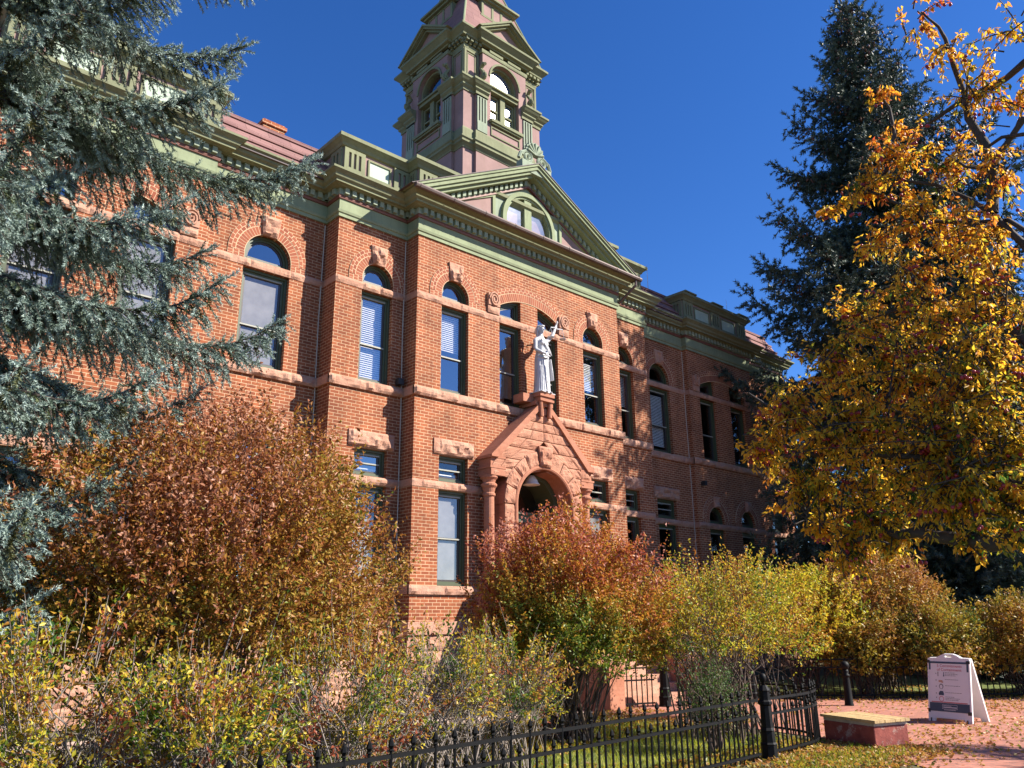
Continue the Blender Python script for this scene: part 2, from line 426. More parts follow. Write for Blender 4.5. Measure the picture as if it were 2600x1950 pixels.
m = MB(); m.box(-XF+.1, XF-.1, 1.35, YB-.1, 1.4, 1.6); m.box(-XF+.1, XF-.1, 1.35, YB-.1, 5.9, 6.2); m.box(-XF+.1, XF-.1, 1.35, YB-.1, 10.2, 10.4); m.build('floor_slab', 'room_dark', court)
m = MB()
for x in (-8, -5.2, -3.2, -1.6, 1.6, 3.2, 5.2, 8, 12.2): m.box(x-.05, x+.05, 1.5, 6, 1.6, 10.2)
m.build('partition', 'room_dark', court)
# --- stone base, belts, lintels, keystones
m = MB()
for i, (x0, x1, y) in enumerate(segs):
    if x1 < -13: continue
    e0 = .06 if i and segs[i-1][2] > y else 0; e1 = .06 if i < 8 and segs[i+1][2] > y else 0
    m.box(x0-e0*1.3, x1+e1*1.3, y-.09, y+.2, 1.36, ZB)
    for k in range(4): rock_belt(m, x0-e0, x1+e1, .02+k*.335, .35+k*.335, y+.02, .04, .05, .7)
for i in range(8):
    x = segs[i][1]; ya, yb = sorted((segs[i][2], segs[i+1][2])); s = 1 if segs[i+1][2] > segs[i][2] else -1
    m.box(*sorted((x-.02*s, x+.06*s)), ya-.05, yb, 0, 1.36)
m.box(XF-.05, XF+.06, D2, YB, 0, ZB)
m.build('stone_base', 'sandstone', court)
for z0, z1, pr, am in ((8.86, 9.03, .012, .045), (6.50, 6.705, .055, .06), (4.45, 4.612, .012, .045), (2.17, 2.352, .055, .045)):
  for side in ((-1, 1) if z1 < 5 else (0,)):
    belt = MB()
    for i, (x0, x1, y) in enumerate(segs):
        if side and i != 4 and (i < 4) != (side < 0): continue
        parts = [(x0, x1)]
        if side and i == 4: parts = [(x0, -1.25)] if side < 0 else [(1.25, x1)]
        out = pr > .03
        for a, b in parts:
            e0 = pr if a == x0 and i and segs[i-1][2] > y else 0; e1 = pr if b == x1 and i < 8 and segs[i+1][2] > y else 0
            rock_belt(belt, a-e0, b+e1, z0, z1, y, pr, am, 1.0)
        for x, e in ((x0, i > 0 and segs[i-1][2] > y), (x1, i < 8 and segs[i+1][2] > y)):
            if e and not (side and i == 4 and (x < 0) != (side < 0)):
                sg = -1 if x == x0 else 1; yn = segs[i-1 if x == x0 else i+1][2]
                belt.box(*sorted((x-.01*sg, x+sg*pr)), y-pr+.004, yn, z0+.003, z1-.003)
    belt.build('stone_belt', 'sandstone', court)
hood = MB(); hood.uv = []
def hood_ring(fr, y, a0, a1, r0, r1, rw, bw, cx, cz, n=40, yp=.014):
    # voussoir courses with their own radial brick coordinates
    A, B = arc(cx, cz, r0, a0, a1, n), arc(cx, cz, r1, a0, a1, n); rm = (r0+r1)/2; L = rm*R_(abs(a1-a0)); rows = max(1, round((r1-r0)/rw))
    for i in range(n):
        p = [A[i], B[i], B[i+1], A[i+1]]; hood.quad(*[(x, y-yp, z) for x, z in p])
        u0, u1 = L*i/n/bw, L*(i+1)/n/bw; hood.uv += [(u0, 0), (u0, rows), (u1, rows), (u1, 0)]
    for C_ in (A, B):
        for i in range(n):
            hood.quad((C_[i][0], y-yp, C_[i][1]), (C_[i][0], y, C_[i][1]), (C_[i+1][0], y, C_[i+1][1]), (C_[i+1][0], y-yp, C_[i+1][1])); hood.uv += [(.5, .5)]*4
def hood_arch(xc, w, y, zs, k=1.):
    r = w/2; t = .36 if w < 1 else .37
    hood_ring(hood, y, 0, 180, r, r+t*.56, t*.56, .0716, xc, zs); hood_ring(hood, y, 0, 180, r+t*.56, r+t, t*.22, .125, xc, zs, yp=.02)
    for s in (-1, 1):
        x0, x1 = sorted((xc+s*r, xc+s*(r+t)))
        if zs-9.03 > .05 or zs < 5:
            zb = 9.03 if zs > 5 else 4.612
            hood.quad((x0, y-.014, zb), (x1, y-.014, zb), (x1, y-.014, zs), (x0, y-.014, zs)); hood.uv += [(0, 0), (0, 3), (2, 3), (2, 0)]
    zt = zs+r
    key = MB(); rock(key, lambda s, q: (xc+(s-.5)*(.34+.11*q)*k, zt-.03+q*.47*k), 9, 10, y, .05, .09, xc); key.build('keystone', 'sandstone', court)
for sx in (-1, 1):
    for xc, w, y in ((2.47, .827, 0), (4.385, .827, D1), (6.83, 1.06, D2), (13.5, .83, D2)):
        hood_arch(sx*xc, w, y, ZS2)
        lw = (.84 if xc < 6 else .97)+.32
        if not (xc > 13): lint = MB(); rock_rect(lint, sx*xc-lw/2, sx*xc+lw/2, 5.24, 5.59, y, .03, .075, .04); lint.build('lintel', 'sandstone', court)
    for o in (-.95, .95): hood_arch(sx*10.21+o, .9, D3, 4.72, .75)
def pair_hood(xc, y, zc, r, xo, xb):
    a = math.degrees(math.acos(xo/r)); a2 = math.degrees(math.acos(min(1, xb/(r+.37))))
    hood_ring(hood, y, a, 180-a, r, r+.24, .24, .0716, xc, zc); hood_ring(hood, y, a2, 180-a2, r+.24, r+.37, .065, .14, xc, zc, yp=.02)
    for s in (-1, 1):
        x0, x1 = sorted((xc+s*(xo+.03), xc+s*xb)); zt = zc+math.sqrt((r+.37)**2-xb**2)+.06
        brackets = MB(); rock_rect(brackets, x0, x1, 9.03, 9.23, y, .05, .04)
        brackets.box(x0, x1, y-.075, y, 9.235, zt)
        cx, cz = (x0+x1)/2, (9.25+zt)/2
        pts = [(cx+s*(.165*(1-t/30*.8))*math.cos(t*.45), y-.085, cz+(.2*(1-t/30*.8))*math.sin(t*.45)) for t in range(31)]
        brackets.tube(pts, .028, 5); brackets.build('stone_bracket', 'sandstone', court)
pair_hood(0, 0, 7.62, 2.0, 1.05, 1.46)
for sx in (-1, 1): pair_hood(sx*10.21, D3, 6.53, 3.1, 1.4, 1.78)
hood.build('arch_brickwork', 'brick_arch', court)
# --- entablature and cornice
front = [(-XF, YB), (-XF, D2), (-XE, D2), (-XE, D3), (-XC, D3), (-XC, D2), (-XB, D2), (-XB, D1), (-XA, D1), (-XA, 0), (XA, 0), (XA, D1), (XB, D1), (XB, D2), (XC, D2), (XC, D3), (XE, D3), (XE, D2), (XF, D2), (XF, YB)]
m = MB(); m.sweep(front, [(-.05, 10.45), (.035, 10.45), (.035, 10.53), (.06, 10.545), (.075, 10.60), (.03, 10.625), (.03, 10.885), (-.05, 10.885)]); ent = m.build('frieze', 'trim_sage', court)
m = MB(); m.sweep(front, [(-.05, 10.885), (.06, 10.885), (.075, 10.93), (.06, 10.975), (-.05, 10.975)]); m.build('fillet', 'fillet_brown', court)
m = MB(); m.sweep(front, [(-.05, 10.975), (.07, 10.975), (.07, 11.13), (-.05, 11.13)])
def dentils(m, path, z0, z1, p0, p1, w, sp):
    for a, b in zip(path[:-1], path[1:]):
        A, B = Vector(a), Vector(b); L = (B-A).length; d = (B-A)/L; nrm = Vector((d.y, -d.x))
        n = max(1, int(round(L/sp)))
        for i in range(n):
            t = (i+.5)*L/n; P = A+d*t; q = [P-d*w/2+nrm*p0, P+d*w/2+nrm*p0, P+d*w/2+nrm*p1, P-d*w/2+nrm*p1]
            m.extrude_xy([(v.x, v.y) for v in q][::-1], z0, z1)
dentils(m, front[1:-1], 10.99, 11.128, .06, .15, .105, .19)
m.build('dentil_course', 'trim_mint', court)
m = MB(); m.sweep(front, [(-.05, 11.13), (.17, 11.13), (.19, 11.15), (.28, 11.15), (.28, 11.20), (.31, 11.22), (.34, 11.24), (.36, 11.30), (.42, 11.35), (.45, 11.37), (.45, 11.42), (-.05, 11.46)]); m.build('cornice', 'trim_olive', court)
m = MB(); m.box(-XF+.2, XF-.2, .6, YB-.2, 11.30, 11.44); m.box(-XA+.05, XA-.05, .03, .62, 11.3, 11.44); m.build('flat_roof', 'roof_dark', court)
# --- pediment over the central bay
SL, ZA = .534, 13.62
def chev(a, b, y0, y1, zb, mb, half=5):
    # two raking bars between lines offset a and b below the apex line, cut at height zb
    za, zb2 = ZA-a, ZA-b
    xa, xb = (za-zb)/SL, (zb2-zb)/SL
    for s in (-1, 1):
        pts = [(0, zb2), (s*xb, zb), (s*xa, zb), (0, za)]
        if s < 0: pts = pts[::-1]
        mb.extrude_xz(pts, y0, y1)
m = MB(); chev(.0, .06, -.50, .9, 11.43, m); chev(.062, .16, -.46, .5, 11.43, m); chev(.162, .24, -.40, .5, 11.43, m); chev(.242, .33, -.30, .5, 11.43, m); m.build('raking_cornice', 'trim_sage', court)
m = MB(); chev(-.025, -.003, -.52, 1.0, 11.40, m); m.build('pediment_roof', 'roof_dark', court)
m = MB(); chev(.33, .50, -.06, .3, 11.43, m)
cs = math.atan(SL)
for s in (-1, 1):
    n = 20
    for i in range(n):
        x = .12+i*(3.72-.12)/n
        zt = ZA-.345-SL*x; w = .1
        m.extrude_xz([(s*x, zt-.135), (s*(x+w), zt-.135-SL*w), (s*(x+w), zt-SL*w), (s*x, zt)][::s], -.15, -.05)
m.build('raking_dentils', 'trim_mint', court)
m = MB(); chev(.50, .56, -.08, .3, 11.43, m); m.build('raking_fillet', 'fillet_brown', court)
LZ, LRO, LRI = 11.88, .98, .80
bm = bmesh.new(); ed = []
def lp(pts, y):
    vs = [bm.verts.new((x, y, z)) for x, z in pts]; [ed.append(bm.edges.new((vs[i], vs[(i+1) % len(vs)]))) for i in range(len(vs))]
xt = (ZA-.5-11.43)/SL
lp([(-xt, 11.43), (xt, 11.43), (0, ZA-.5)], 0); lp([(-LRI, 11.5), (LRI, 11.5)]+arc(0, LZ, LRI, 0, 180, 24), 0)
bmesh.ops.triangle_fill(bm, use_beauty=True, use_dissolve=False, edges=ed, normal=(0, -1, 0))
me = bpy.data.meshes.new('tympanum'); bm.to_mesh(me); me.materials.append(MATS['trim_mint']); o = bpy.data.objects.new('tympanum', me); COL.objects.link(o); o.parent = court
m = MB(); a0 = arc(0, LZ, LRI, 0, 180, 28); a1 = arc(0, LZ, .86, 0, 180, 28); a2 = arc(0, LZ, LRO, 0, 180, 28)
for A, B, y in ((a0, a1, -.05), (a1, a2, -.10)):
    A = [(A[0][0], 11.44)]+A+[(A[-1][0], 11.44)]; B = [(B[0][0], 11.44)]+B+[(B[-1][0], 11.44)]
    m.strip_xz(A, B, y, .12)
m.box(-.13, .13, -.03, .12, 11.44, LZ+LRI-.02)
for s in (-1, 1):      # triangular panel mouldings either side
    tri = [(s*1.2, 11.5), (s*3.05, 11.5), (s*1.2, 12.47)]
    if s < 0: tri = tri[::-1]
    ring(m, tri, inset(tri, .09), -.05, .02)
lun = m.build('lunette_window', 'trim_sage', court)
for s in (-1, 1):
    m = MB(); tri = inset([(s*1.2, 11.5), (s*3.05, 11.5), (s*1.2, 12.47)][::s], .09); m.poly([(x, -.006, z) for x, z in tri])
    m.build('panel', 'trim_pink', lun)
m = MB(); m.poly([(x, .05, z) for x, z in [(-LRI, 11.45), (LRI, 11.45)]+arc(0, LZ, LRI, 0, 180, 24)]); m.build('pane', 'glass_dusty', lun)
m = MB(); m.box(-1, 1, .4, .42, 11.43, 12.8); m.build('backing', 'room_dark', lun)
# gutter and downspout
m = MB(); m.tube([(-XA-.52, -.55, 11.36), (XA+.55, -.55, 11.36)], .065, 8)
for k in range(9): m.tube([(-4+k, -.55, 11.36), (-3.97+k, -.55, 11.36)], .073, 8)
m.build('gutter', 'gutter', court)
m = MB(); m.tube([(XA+.35, -.52, 11.34), (XA+.35, -.5, 11.15), (XA+.28, -.35, 11.0), (XA+.12, .2, 10.55), (XA+.1, .3, 10.4)], .04, 8); m.build('downspout', 'gutter', court)
# acroterion on the apex
m = MB(); m.box(-.55, .55, -.42, -.18, 13.3, 13.62)
fan = [(.36*math.sin(R_(a))*(.86 if k % 2 else 1), 14.0+.36*math.cos(R_(a))*(.86 if k % 2 else 1)) for k, a in enumerate(range(-100, 101, 10))]
m.extrude_xz(fan[::-1], -.36, -.26)
for k in range(-3, 4): m.tube([(0, -.38, 13.95), (.3*math.sin(R_(k*28)), -.38, 14.0+.3*math.cos(R_(k*28)))], [.015, .04], 5)
for s in (-1, 1):
    pts = [(s*(.27+.2*(1-t/26*.85)*math.cos(t*.42)), -.33, 13.80+.2*(1-t/26*.85)*math.sin(t*.42)) for t in range(27)]
    m.tube(pts, .045, 6)
    m.tube([(s*.3, -.33, 14.0), (s*.52, -.33, 13.85), (s*.6, -.33, 13.66)], [.03, .06, .05], 6)
m.build('acroterion', 'trim_mint', court)
# --- parapets
cp = [(.0, 12.28), (.06, 12.30), (.09, 12.36), (.16, 12.42), (.2, 12.44), (.2, 12.53), (.16, 12.55), (-.3, 12.56)]
pb = [(0, 11.42), (.06, 11.42), (.06, 11.58), (.03, 11.62), (0, 11.62)]
par = MB(); parw = MB()
def pier(x0, x1, ya, n=3, axis='x', side=1):
    # fluted pier: strips with slots between them
    w = x1-x0
    def b(a0, a1, p0, p1, z0, z1):
        if axis == 'x': par.box(a0, a1, ya-p1, ya-p0, z0, z1)
        else: par.box(*sorted((ya+side*p0, ya+side*p1)), a0, a1, z0, z1)
    b(x0, x1, 0, .05, 11.62, 11.78); b(x0, x1, 0, .05, 12.18, 12.275)
    k = 2*n+1; ws = w/(k+1.4)
    xx = x0
    for i in range(n+1):
        ww = ws*1.7 if i in (0, n) else ws
        b(xx, xx+ww, 0, .05, 11.78, 12.18); xx += ww+ws
    rest = x1-(xx-ws)
    if rest > .005: b(xx-ws, x1, 0, .05, 11.78, 12.18)
def ppanel(x0, x1, ya):
    r0 = rect(x0, x1, 11.72, 12.2); ring(par, r0, inset(r0, .045), ya-.035, ya)
    pan = MB(); pan.poly([(x, ya-.008, z) for x, z in inset(r0, .045)]); pan.build('parapet_panel', 'panel_mint', court)
def parapet(path, piers, panels):
    par.sweep(path, cp); par.sweep(path, pb); parw.sweep(path, [(-.3, 11.4), (0, 11.4), (0, 12.3), (-.3, 12.3)])
o_ = .03
parapet([(-XB+o_, 3), (-XB+o_, D1+o_), (-XA+o_, D1+o_), (-XA+o_, .12), (XA-o_, .12), (XA-o_, D1+o_), (XB-o_, D1+o_), (XB-o_, 3)], 0, 0)
for sx in (-1, 1):
    parapet([(sx*10.21-1.99+o_, 4), (sx*10.21-1.99+o_, D3+o_), (sx*10.21+1.99-o_, D3+o_), (sx*10.21+1.99-o_, 4)], 0, 0)
    cx = sx*10.21; y = D3+o_
    for a in (-1.96, -.3, 1.4): pier(cx+a, cx+a+.56, y)
    for a in (-1.3, .36): ppanel(cx+a, cx+a+.92, y)
    for a in (-1.96, -.3, 1.4): par.box(cx+a-.06, cx+a+.62, y-.22, y+.2, 12.553, 12.60)
    pier(y+.02, y+.45, cx+1.99-o_, 2, 'y', 1); pier(y+.02, y+.45, cx-1.99+o_, 2, 'y', -1)
    y = D1+o_
    xs = sorted((sx*(XB-o_), sx*(XA-o_)))
    if sx < 0: pier(xs[0]+.01, xs[0]+.57, y); pier(xs[1]-.48, xs[1]-.02, y, 2); ppanel(xs[0]+.66, xs[1]-.56, y)
    else: pier(xs[1]-.57, xs[1]-.01, y); pier(xs[0]+.02, xs[0]+.48, y, 2); ppanel(xs[0]+.56, xs[1]-.66, y)
    pier(y+.02, y+.5, sx*(XB-o_), 2, 'y', sx); pier(.16, .45, sx*(XA-o_), 2, 'y', sx)
    pier(*sorted((sx*(XA-o_-.01), sx*(XA-o_-.55))), .12)
par.build('parapet', 'trim_olive', court); parw.build('parapet_wall', 'trim_pink', court)
# --- mansard roofs over the recesses, chimney, rods
for sx in (-1, 1):
    for a, b in ((XB-.02, XC+.02), (XE-.02, XF)):
        m = MB(); bt = MB(); x0, x1 = sorted((sx*a, sx*b))
        m.quad((x0, .80, 11.43), (x1, .80, 11.43), (x1, 1.55, 12.6), (x0, 1.55, 12.6)); m.quad((x0, 1.55, 12.6), (x1, 1.55, 12.6), (x1, 4, 12.9), (x0, 4, 12.9))
        m.poly([(x0, .80, 11.43), (x0, 1.55, 12.6), (x0, 4, 12.6), (x0, 4, 11.43)]); m.poly([(x1, .80, 11.43), (x1, 1.55, 12.6), (x1, 4, 12.6), (x1, 4, 11.43)])
        for k, h in ((.33, .03), (.62, .03), (.97, .06)):
            y, z = .80+.75*k, 11.43+1.17*k; n0 = len(bt.v)
            bt.box(x0, x1, y-.055, y+.03, z-.02, z+h)
        bt.box(x0, x1, .58, .9, 11.40, 11.45)
        mo = m.build('mansard_roof', 'mansard_pink', court); bt.build('roof_batten', 'mansard_pink', mo)
m = MB(); m.box(-6.92, -6.38, 1.68, 2.25, 12.3, 13.0); m.box(-6.96, -6.34, 1.64, 2.29, 12.86, 12.95)
ch = m.build('chimney', 'brick', court); m = MB(); m.box(-6.94, -6.36, 1.66, 2.27, 12.62, 12.72); m.build('chimney_band', 'sandstone', ch)
for x, y, z in ((7.35, 1.6, 12.5), (12.0, 1.4, 12.4)):
    m = MB(); m.tube([(x, y, z), (x, y, z+1.1)], [.012, .006], 5); m.build('lightning_rod', 'cable', court)
for x, y in ((-XA-.05, D1-.012), (-XB-.05, D2-.012), (XB+.03, D2-.012), (XC-.03, D2-.012)):
    m = MB(); m.tube([(x, y, 1.6), (x, y, 6.3), (x-.02, y, 8), (x, y, 10.4)], .011, 5); m.build('conductor_cable', 'cable', court)
# --- tower
TX, TY = -.04, 2.42
def plus(h, q, w, cx=TX, cy=TY):
    # square of half side h with bays of half width w standing q forward on every face (travel keeps outside on the right)
    out = []
    for k in range(4):
        c, s = [(1, 0), (0, 1), (-1, 0), (0, -1)][k]
        pts = [(-h, -h), (-w, -h), (-w, -h-q), (w, -h-q), (w, -h)] if q > 0 else [(-h, -h)]
        for x, y in pts: out.append((cx+x*c-y*s, cy+x*s+y*c))
    return out
def rot4(mb, n0, k0=None):
    # repeat what was added since n0 (vertices, faces) on the other three faces
    nv, nf = n0; V = mb.v[nv:]; F = mb.f[nf:]
    for k in range(1, 4):
        c, s = [(1, 0), (0, 1), (-1, 0), (0, -1)][k]; b = len(mb.v)
        mb.v += [(TX+(x-TX)*c-(y-TY)*s, TY+(x-TX)*s+(y-TY)*c, z) for x, y, z in V]
        mb.f += [tuple(i-nv+b for i in f) for f in F]
H, Q = 1.50, .09
YF = TY-H-Q                    # plane of the front bay
tw = MB(); ol = plus(H, Q, 1.10)
tw.sweep(ol, [(.06, 11.3), (.06, 13.22), (0, 13.34), (0, 14.25)], True)
o0 = archo(TX, 1.12, 15.42, 16.92, 20); o1 = archo(TX, .98, 15.42, 16.92, 20)
n0 = (len(tw.v), len(tw.f))
# corners between the ledge and the mid cornice, and the bay faces with an arched opening
tw.box(TX-H, TX-1.10, TY-H, TY-1.10, 14.45, 16.15); tw.box(TX-H+.07, TX-.86, TY-H+.07, TY-.86, 16.4, 17.72)
bm = bmesh.new(); ed = []
def lp2(pts):
    vs = [bm.verts.new((x, YF, z)) for x, z in pts]; [ed.append(bm.edges.new((vs[i], vs[(i+1) % len(vs)]))) for i in range(len(vs))]
lp2([(TX-1.10, 14.4), (TX+1.10, 14.4), (TX+1.10, 16.15), (TX+.86, 16.15), (TX+.86, 17.72), (TX-.86, 17.72), (TX-.86, 16.15), (TX-1.10, 16.15)]); lp2(o0)
bmesh.ops.triangle_fill(bm, use_beauty=True, use_dissolve=False, edges=ed, normal=(0, -1, 0))
bm.verts.ensure_lookup_table(); b0 = len(tw.v); tw.v += [tuple(v.co) for v in bm.verts]; tw.f += [tuple(b0+v.index for v in f.verts) for f in bm.faces]; bm.free()
for x in (-1.10, 1.10): tw.quad((TX+x, YF, 14.4), (TX+x, YF+.5, 14.4), (TX+x, YF+.5, 16.15), (TX+x, YF, 16.15))
for x in (-.86, .86): tw.quad((TX+x, YF, 16.15), (TX+x, YF+.6, 16.15), (TX+x, YF+.6, 17.72), (TX+x, YF, 17.72))
for i in range(len(o0)):
    a, b = o0[i], o0[(i+1) % len(o0)]; tw.quad((a[0], YF, a[1]), (b[0], YF, b[1]), (b[0], YF+.3, b[1]), (a[0], YF+.3, a[1]))
rot4(tw, n0)
tw.build('tower_wall', 'trim_pink', court)
tr = MB()
tr.sweep(ol, [(-.02, 13.06), (.075, 13.06), (.075, 13.18), (-.02, 13.28)], True)
tr.sweep(ol, [(-.02, 14.20), (.02, 14.20), (.03, 14.24), (.08, 14.29), (.13, 14.32), (.13, 14.38), (.17, 14.42), (.17, 14.46), (.06, 14.52), (.05, 14.80), (.02, 14.86), (-.04, 14.86)], True)
n0 = (len(tr.v), len(tr.f))
mc = [(-.05, 16.06), (.03, 16.06), (.03, 16.14), (.05, 16.16), (.09, 16.2), (.09, 16.25), (.15, 16.30), (.19, 16.35), (.22, 16.38), (.22, 16.44), (-.25, 16.5)]
path = [(TX+.66, TY-H-Q), (TX+1.10, TY-H-Q), (TX+1.10, TY-H), (TX+H, TY-H), (TX+H, TY-1.10), (TX+H+Q, TY-1.10), (TX+H+Q, TY-.66)]
tr.sweep(path, mc)
# window sill, panel frame, pilaster strips, lintel panels
tr.box(TX-.62, TX+.62, YF-.13, YF+.2, 15.33, 15.42); tr.box(TX-.58, TX+.58, YF-.09, YF, 15.28, 15.33)
r0 = rect(TX-.56, TX+.56, 14.93, 15.22); ring(tr, r0, inset(r0, .035), YF-.03, YF)
for s in (-1, 1):
    pil = MB()
    a, b = sorted((TX+s*.72, TX+s*1.08))
    for t in (0, 3): pil.box(a+t*.0, b, YF-.035, YF, 15.98 if t else 15.12, 16.06 if t else 15.2)
    ws = (b-a)/7
    for k in range(4): pil.box(a+2*k*ws-(0 if k else .0), a+2*k*ws+ws, YF-.035, YF, 15.2, 15.98)
    pil.box(a, b, YF-.045, YF, 14.86, 15.12); pil.box(a, b, YF-.035, YF, 16.0, 16.06)
    for k in range(4):
        cc, ss = [(1, 0), (0, 1), (-1, 0), (0, -1)][k]; q = MB(); q.f = pil.f
        q.v = [(TX+(x-TX)*cc-(y-TY)*ss, TY+(x-TX)*ss+(y-TY)*cc, z) for x, y, z in pil.v]; q.build('tower_pilaster', 'trim_mint', court)
# hood mould and transom cornice in the arch
A, B = arc(TX, 16.92, .56, 0, 180, 24), arc(TX, 16.92, .62, 0, 180, 24); tr.strip_xz(A, B, YF-.03, YF+.02)
tr.box(TX-.53, TX+.53, YF+.02, YF+.28, 16.46, 16.56); tr.box(TX-.55, TX+.55, YF-.04, YF+.28, 16.56, 16.62)
# upper corner blocks: framed panels
for s in (-1, 1):
    a, b = sorted((TX+s*.90, TX+s*(H-.07))); r0 = rect(a, b, 16.6, 17.56)
    y = TY-H+.07; ring(tr, r0, inset(r0, .07), y-.03, y); r1 = inset(r0, .11); ring(tr, r1, inset(r1, .03), y-.015, y)
for a, b in ((-.62, -.1), (.1, .62)): tr.box(TX+a, TX+b, YF-.05, YF, 17.70, 17.78)
rot4(tr, n0)
up = plus(H-.07, .16, .88)
tr.sweep(up, [(-.05, 17.58), (.02, 17.58), (.03, 17.62), (.03, 17.70), (-.05, 17.70)], True)
tr.sweep(up, [(-.05, 17.84), (.05, 17.84), (.06, 17.88), (.15, 17.90), (.16, 17.96), (.20, 18.0), (.26, 18.06), (.30, 18.09), (.30, 18.16), (-.2, 18.2)], True)
n0 = (len(tr.v), len(tr.f))
for s in (-1, 1):      # modillions under the corner cornice, scroll consoles on the mid cornice
    for k in range(4):
        x = TX+s*(.95+k*.155); y = TY-H+.07
        tr.box(x-.045, x+.045, y-.17, y, 17.76, 17.84); tr.box(x-.045, x+.045, y-.09, y, 17.70, 17.77)
    pts = []
    for t in range(16):
        a = t*.5; r = .13*(1-t/22); pts.append((TX+s*.93, YF-.02-.12+r*math.cos(a)*.9, 16.64+r*math.sin(a)))
    tr.tube(pts, .04, 6)
    tr.tube([(TX+s*.93, YF-.16, 16.6), (TX+s*.93, YF-.12, 16.8), (TX+s*.93, YF-.0, 16.98), (TX+s*.93, YF-.12, 17.1), (TX+s*.93, YF-.2, 17.04)], [.06, .06, .05, .07, .05], 6)
    # pediment bars
PA, PS, PB = 19.0, .66, 18.17
for s in (-1, 1):
    for a, b, y in ((0, .07, YF-.33), (.072, .13, YF-.28), (.132, .19, YF-.18)):
        xa, xb = (PA-a-PB)/PS, (PA-b-PB)/PS; pts = [(TX, PA-b), (TX+s*xb, PB), (TX+s*xa, PB), (TX, PA-a)]
        tr.extrude_xz(pts if s > 0 else pts[::-1], y, YF+.5)
rot4(tr, n0)
tr.build('tower_trim', 'trim_olive', court)
m = MB(); n0 = (0, 0); m.extrude_xz([(TX-1.0, PB), (TX+1.0, PB), (TX, PA-.17)], YF-.06, YF+.5); rot4(m, n0); m.build('tower_pediment', 'trim_pink', court)
# tower windows: one part per face
for k in range(4):
    c, s = [(1, 0), (0, 1), (-1, 0), (0, -1)][k]
    M = Matrix.Translation((TX, TY, 0)) @ Matrix(((c, -s, 0, 0), (s, c, 0, 0), (0, 0, 1, 0), (0, 0, 0, 1))) @ Matrix.Translation((-TX, -TY, 0))
    f = MB(); ring(f, o0, inset(o0, .07), YF+.12, YF+.3); f.box(TX-.09, TX+.09, YF+.10, YF+.3, 15.42, 16.5)
    for q in (-1, 1):
        a, b = sorted((TX+q*.12, TX+q*.48)); r0 = rect(a, b, 15.46, 16.42); ring(f, r0, inset(r0, .045), YF+.17, YF+.24); f.box(a, b, YF+.165, YF+.24, 15.92, 15.97)
    f.xform_from(0, M); w = f.build('tower_window', 'trim_olive', court)
    p = MB(); p.poly([(x, YF+.21, z) for x, z in inset(o0, .05)]); p.xform_from(0, M); p.build('pane', 'glass_glint' if k == 0 else 'glass', w)
m = MB(); m.box(TX-.9, TX+.9, TY-.9, TY+.9, 14.5, 17.7); m.build('tower_core', 'room_dark', court)
# roof and dormers
m = MB()
def fr(h, z): return [(TX-h, TY-h, z), (TX+h, TY-h, z), (TX+h, TY+h, z), (TX-h, TY+h, z)]
L = [fr(1.60, 18.17), fr(1.46, 18.65), fr(.34, 22.3)]
for A, B in zip(L[:-1], L[1:]):
    for i in range(4): m.quad(A[i], A[(i+1) % 4], B[(i+1) % 4], B[i])
m.poly(L[-1]); m.build('tower_roof', 'mansard_pink', court)
m = MB()
for i in range(4): m.tube([L[0][i], L[1][i], L[2][i]], .035, 6)
m.build('roof_hip', 'trim_sage', court)
dm = MB(); n0 = (0, 0); yd = TY-1.235
dm.box(TX-.62, TX+.62, yd, yd+.6, 19.28, 19.98)
dm.box(TX-.66, TX+.66, yd-.05, yd, 19.25, 19.33)
for a in (-.62, -.22, .14, .54): dm.box(TX+a, TX+a+.08, yd-.03, yd, 19.33, 19.82)
dm.box(TX-.62, TX+.62, yd-.03, yd, 19.80, 19.98)
dm.poly([(TX-.80, yd-.2, 20.0), (TX+.80, yd-.2, 20.0), (TX+.80, yd+.7, 20.42), (TX-.80, yd+.7, 20.42)])
dm.box(TX-.80, TX+.80, yd-.2, yd+.1, 19.93, 20.0); dm.box(TX-.72, TX+.72, yd-.12, yd+.1, 19.86, 19.93)
for s in (-1, 1): dm.poly([(TX+s*.7, yd, 19.9), (TX+s*.7, yd+.9, 20.4), (TX+s*.7, yd+.9, 19.9)])
rot4(dm, n0); dm.build('dormer', 'trim_olive', court)
for k in range(2):
    cc, ss = [(1, 0), (0, -1)][k]; dp = MB()
    for a, b in ((-.54, -.22), (-.14, .14), (.22, .54)): dp.box(TX+a, TX+b, yd-.012, yd+.01, 19.33, 19.80)
    dp.v = [(TX+(x-TX)*cc-(y-TY)*ss, TY+(x-TX)*ss+(y-TY)*cc, z) for x, y, z in dp.v]; dp.build('dormer_panel', 'trim_pink', court)
# --- stone porch
PY = -.45
por = MB()
RI, RO, AZ = .95, 1.30, 4.22
def xg(z): return 6.83-z
# pier blocks, voussoirs
for s in (-1, 1):
    z = 1.68
    while z < 4.2:
        h = min(.52, 4.22-z); x0, x1 = sorted((s*(RI+.05), s*RO)); rock_rect(por, x0, x1, z, z+h-.012, PY+.03, .03, .05, .045); z += h
for k in range(9):
    if k == 4: continue
    a0, a1 = k*20+.6, (k+1)*20-.6
    ro = RO+(.06 if k % 2 else .02)
    rock(por, lambda q, t: ((RI+.05+(ro-RI-.05)*t)*math.cos(R_(a1+(a0-a1)*q)), AZ+(RI+.05+(ro-RI-.05)*t)*math.sin(R_(a1+(a0-a1)*q))), 8, 7, PY+.02, .04, .045, k)
rock(por, lambda q, t: ((q-.5)*(.36+.12*t), AZ+RI+.03+.5*t), 9, 10, PY+.02, .10, .07, 77)
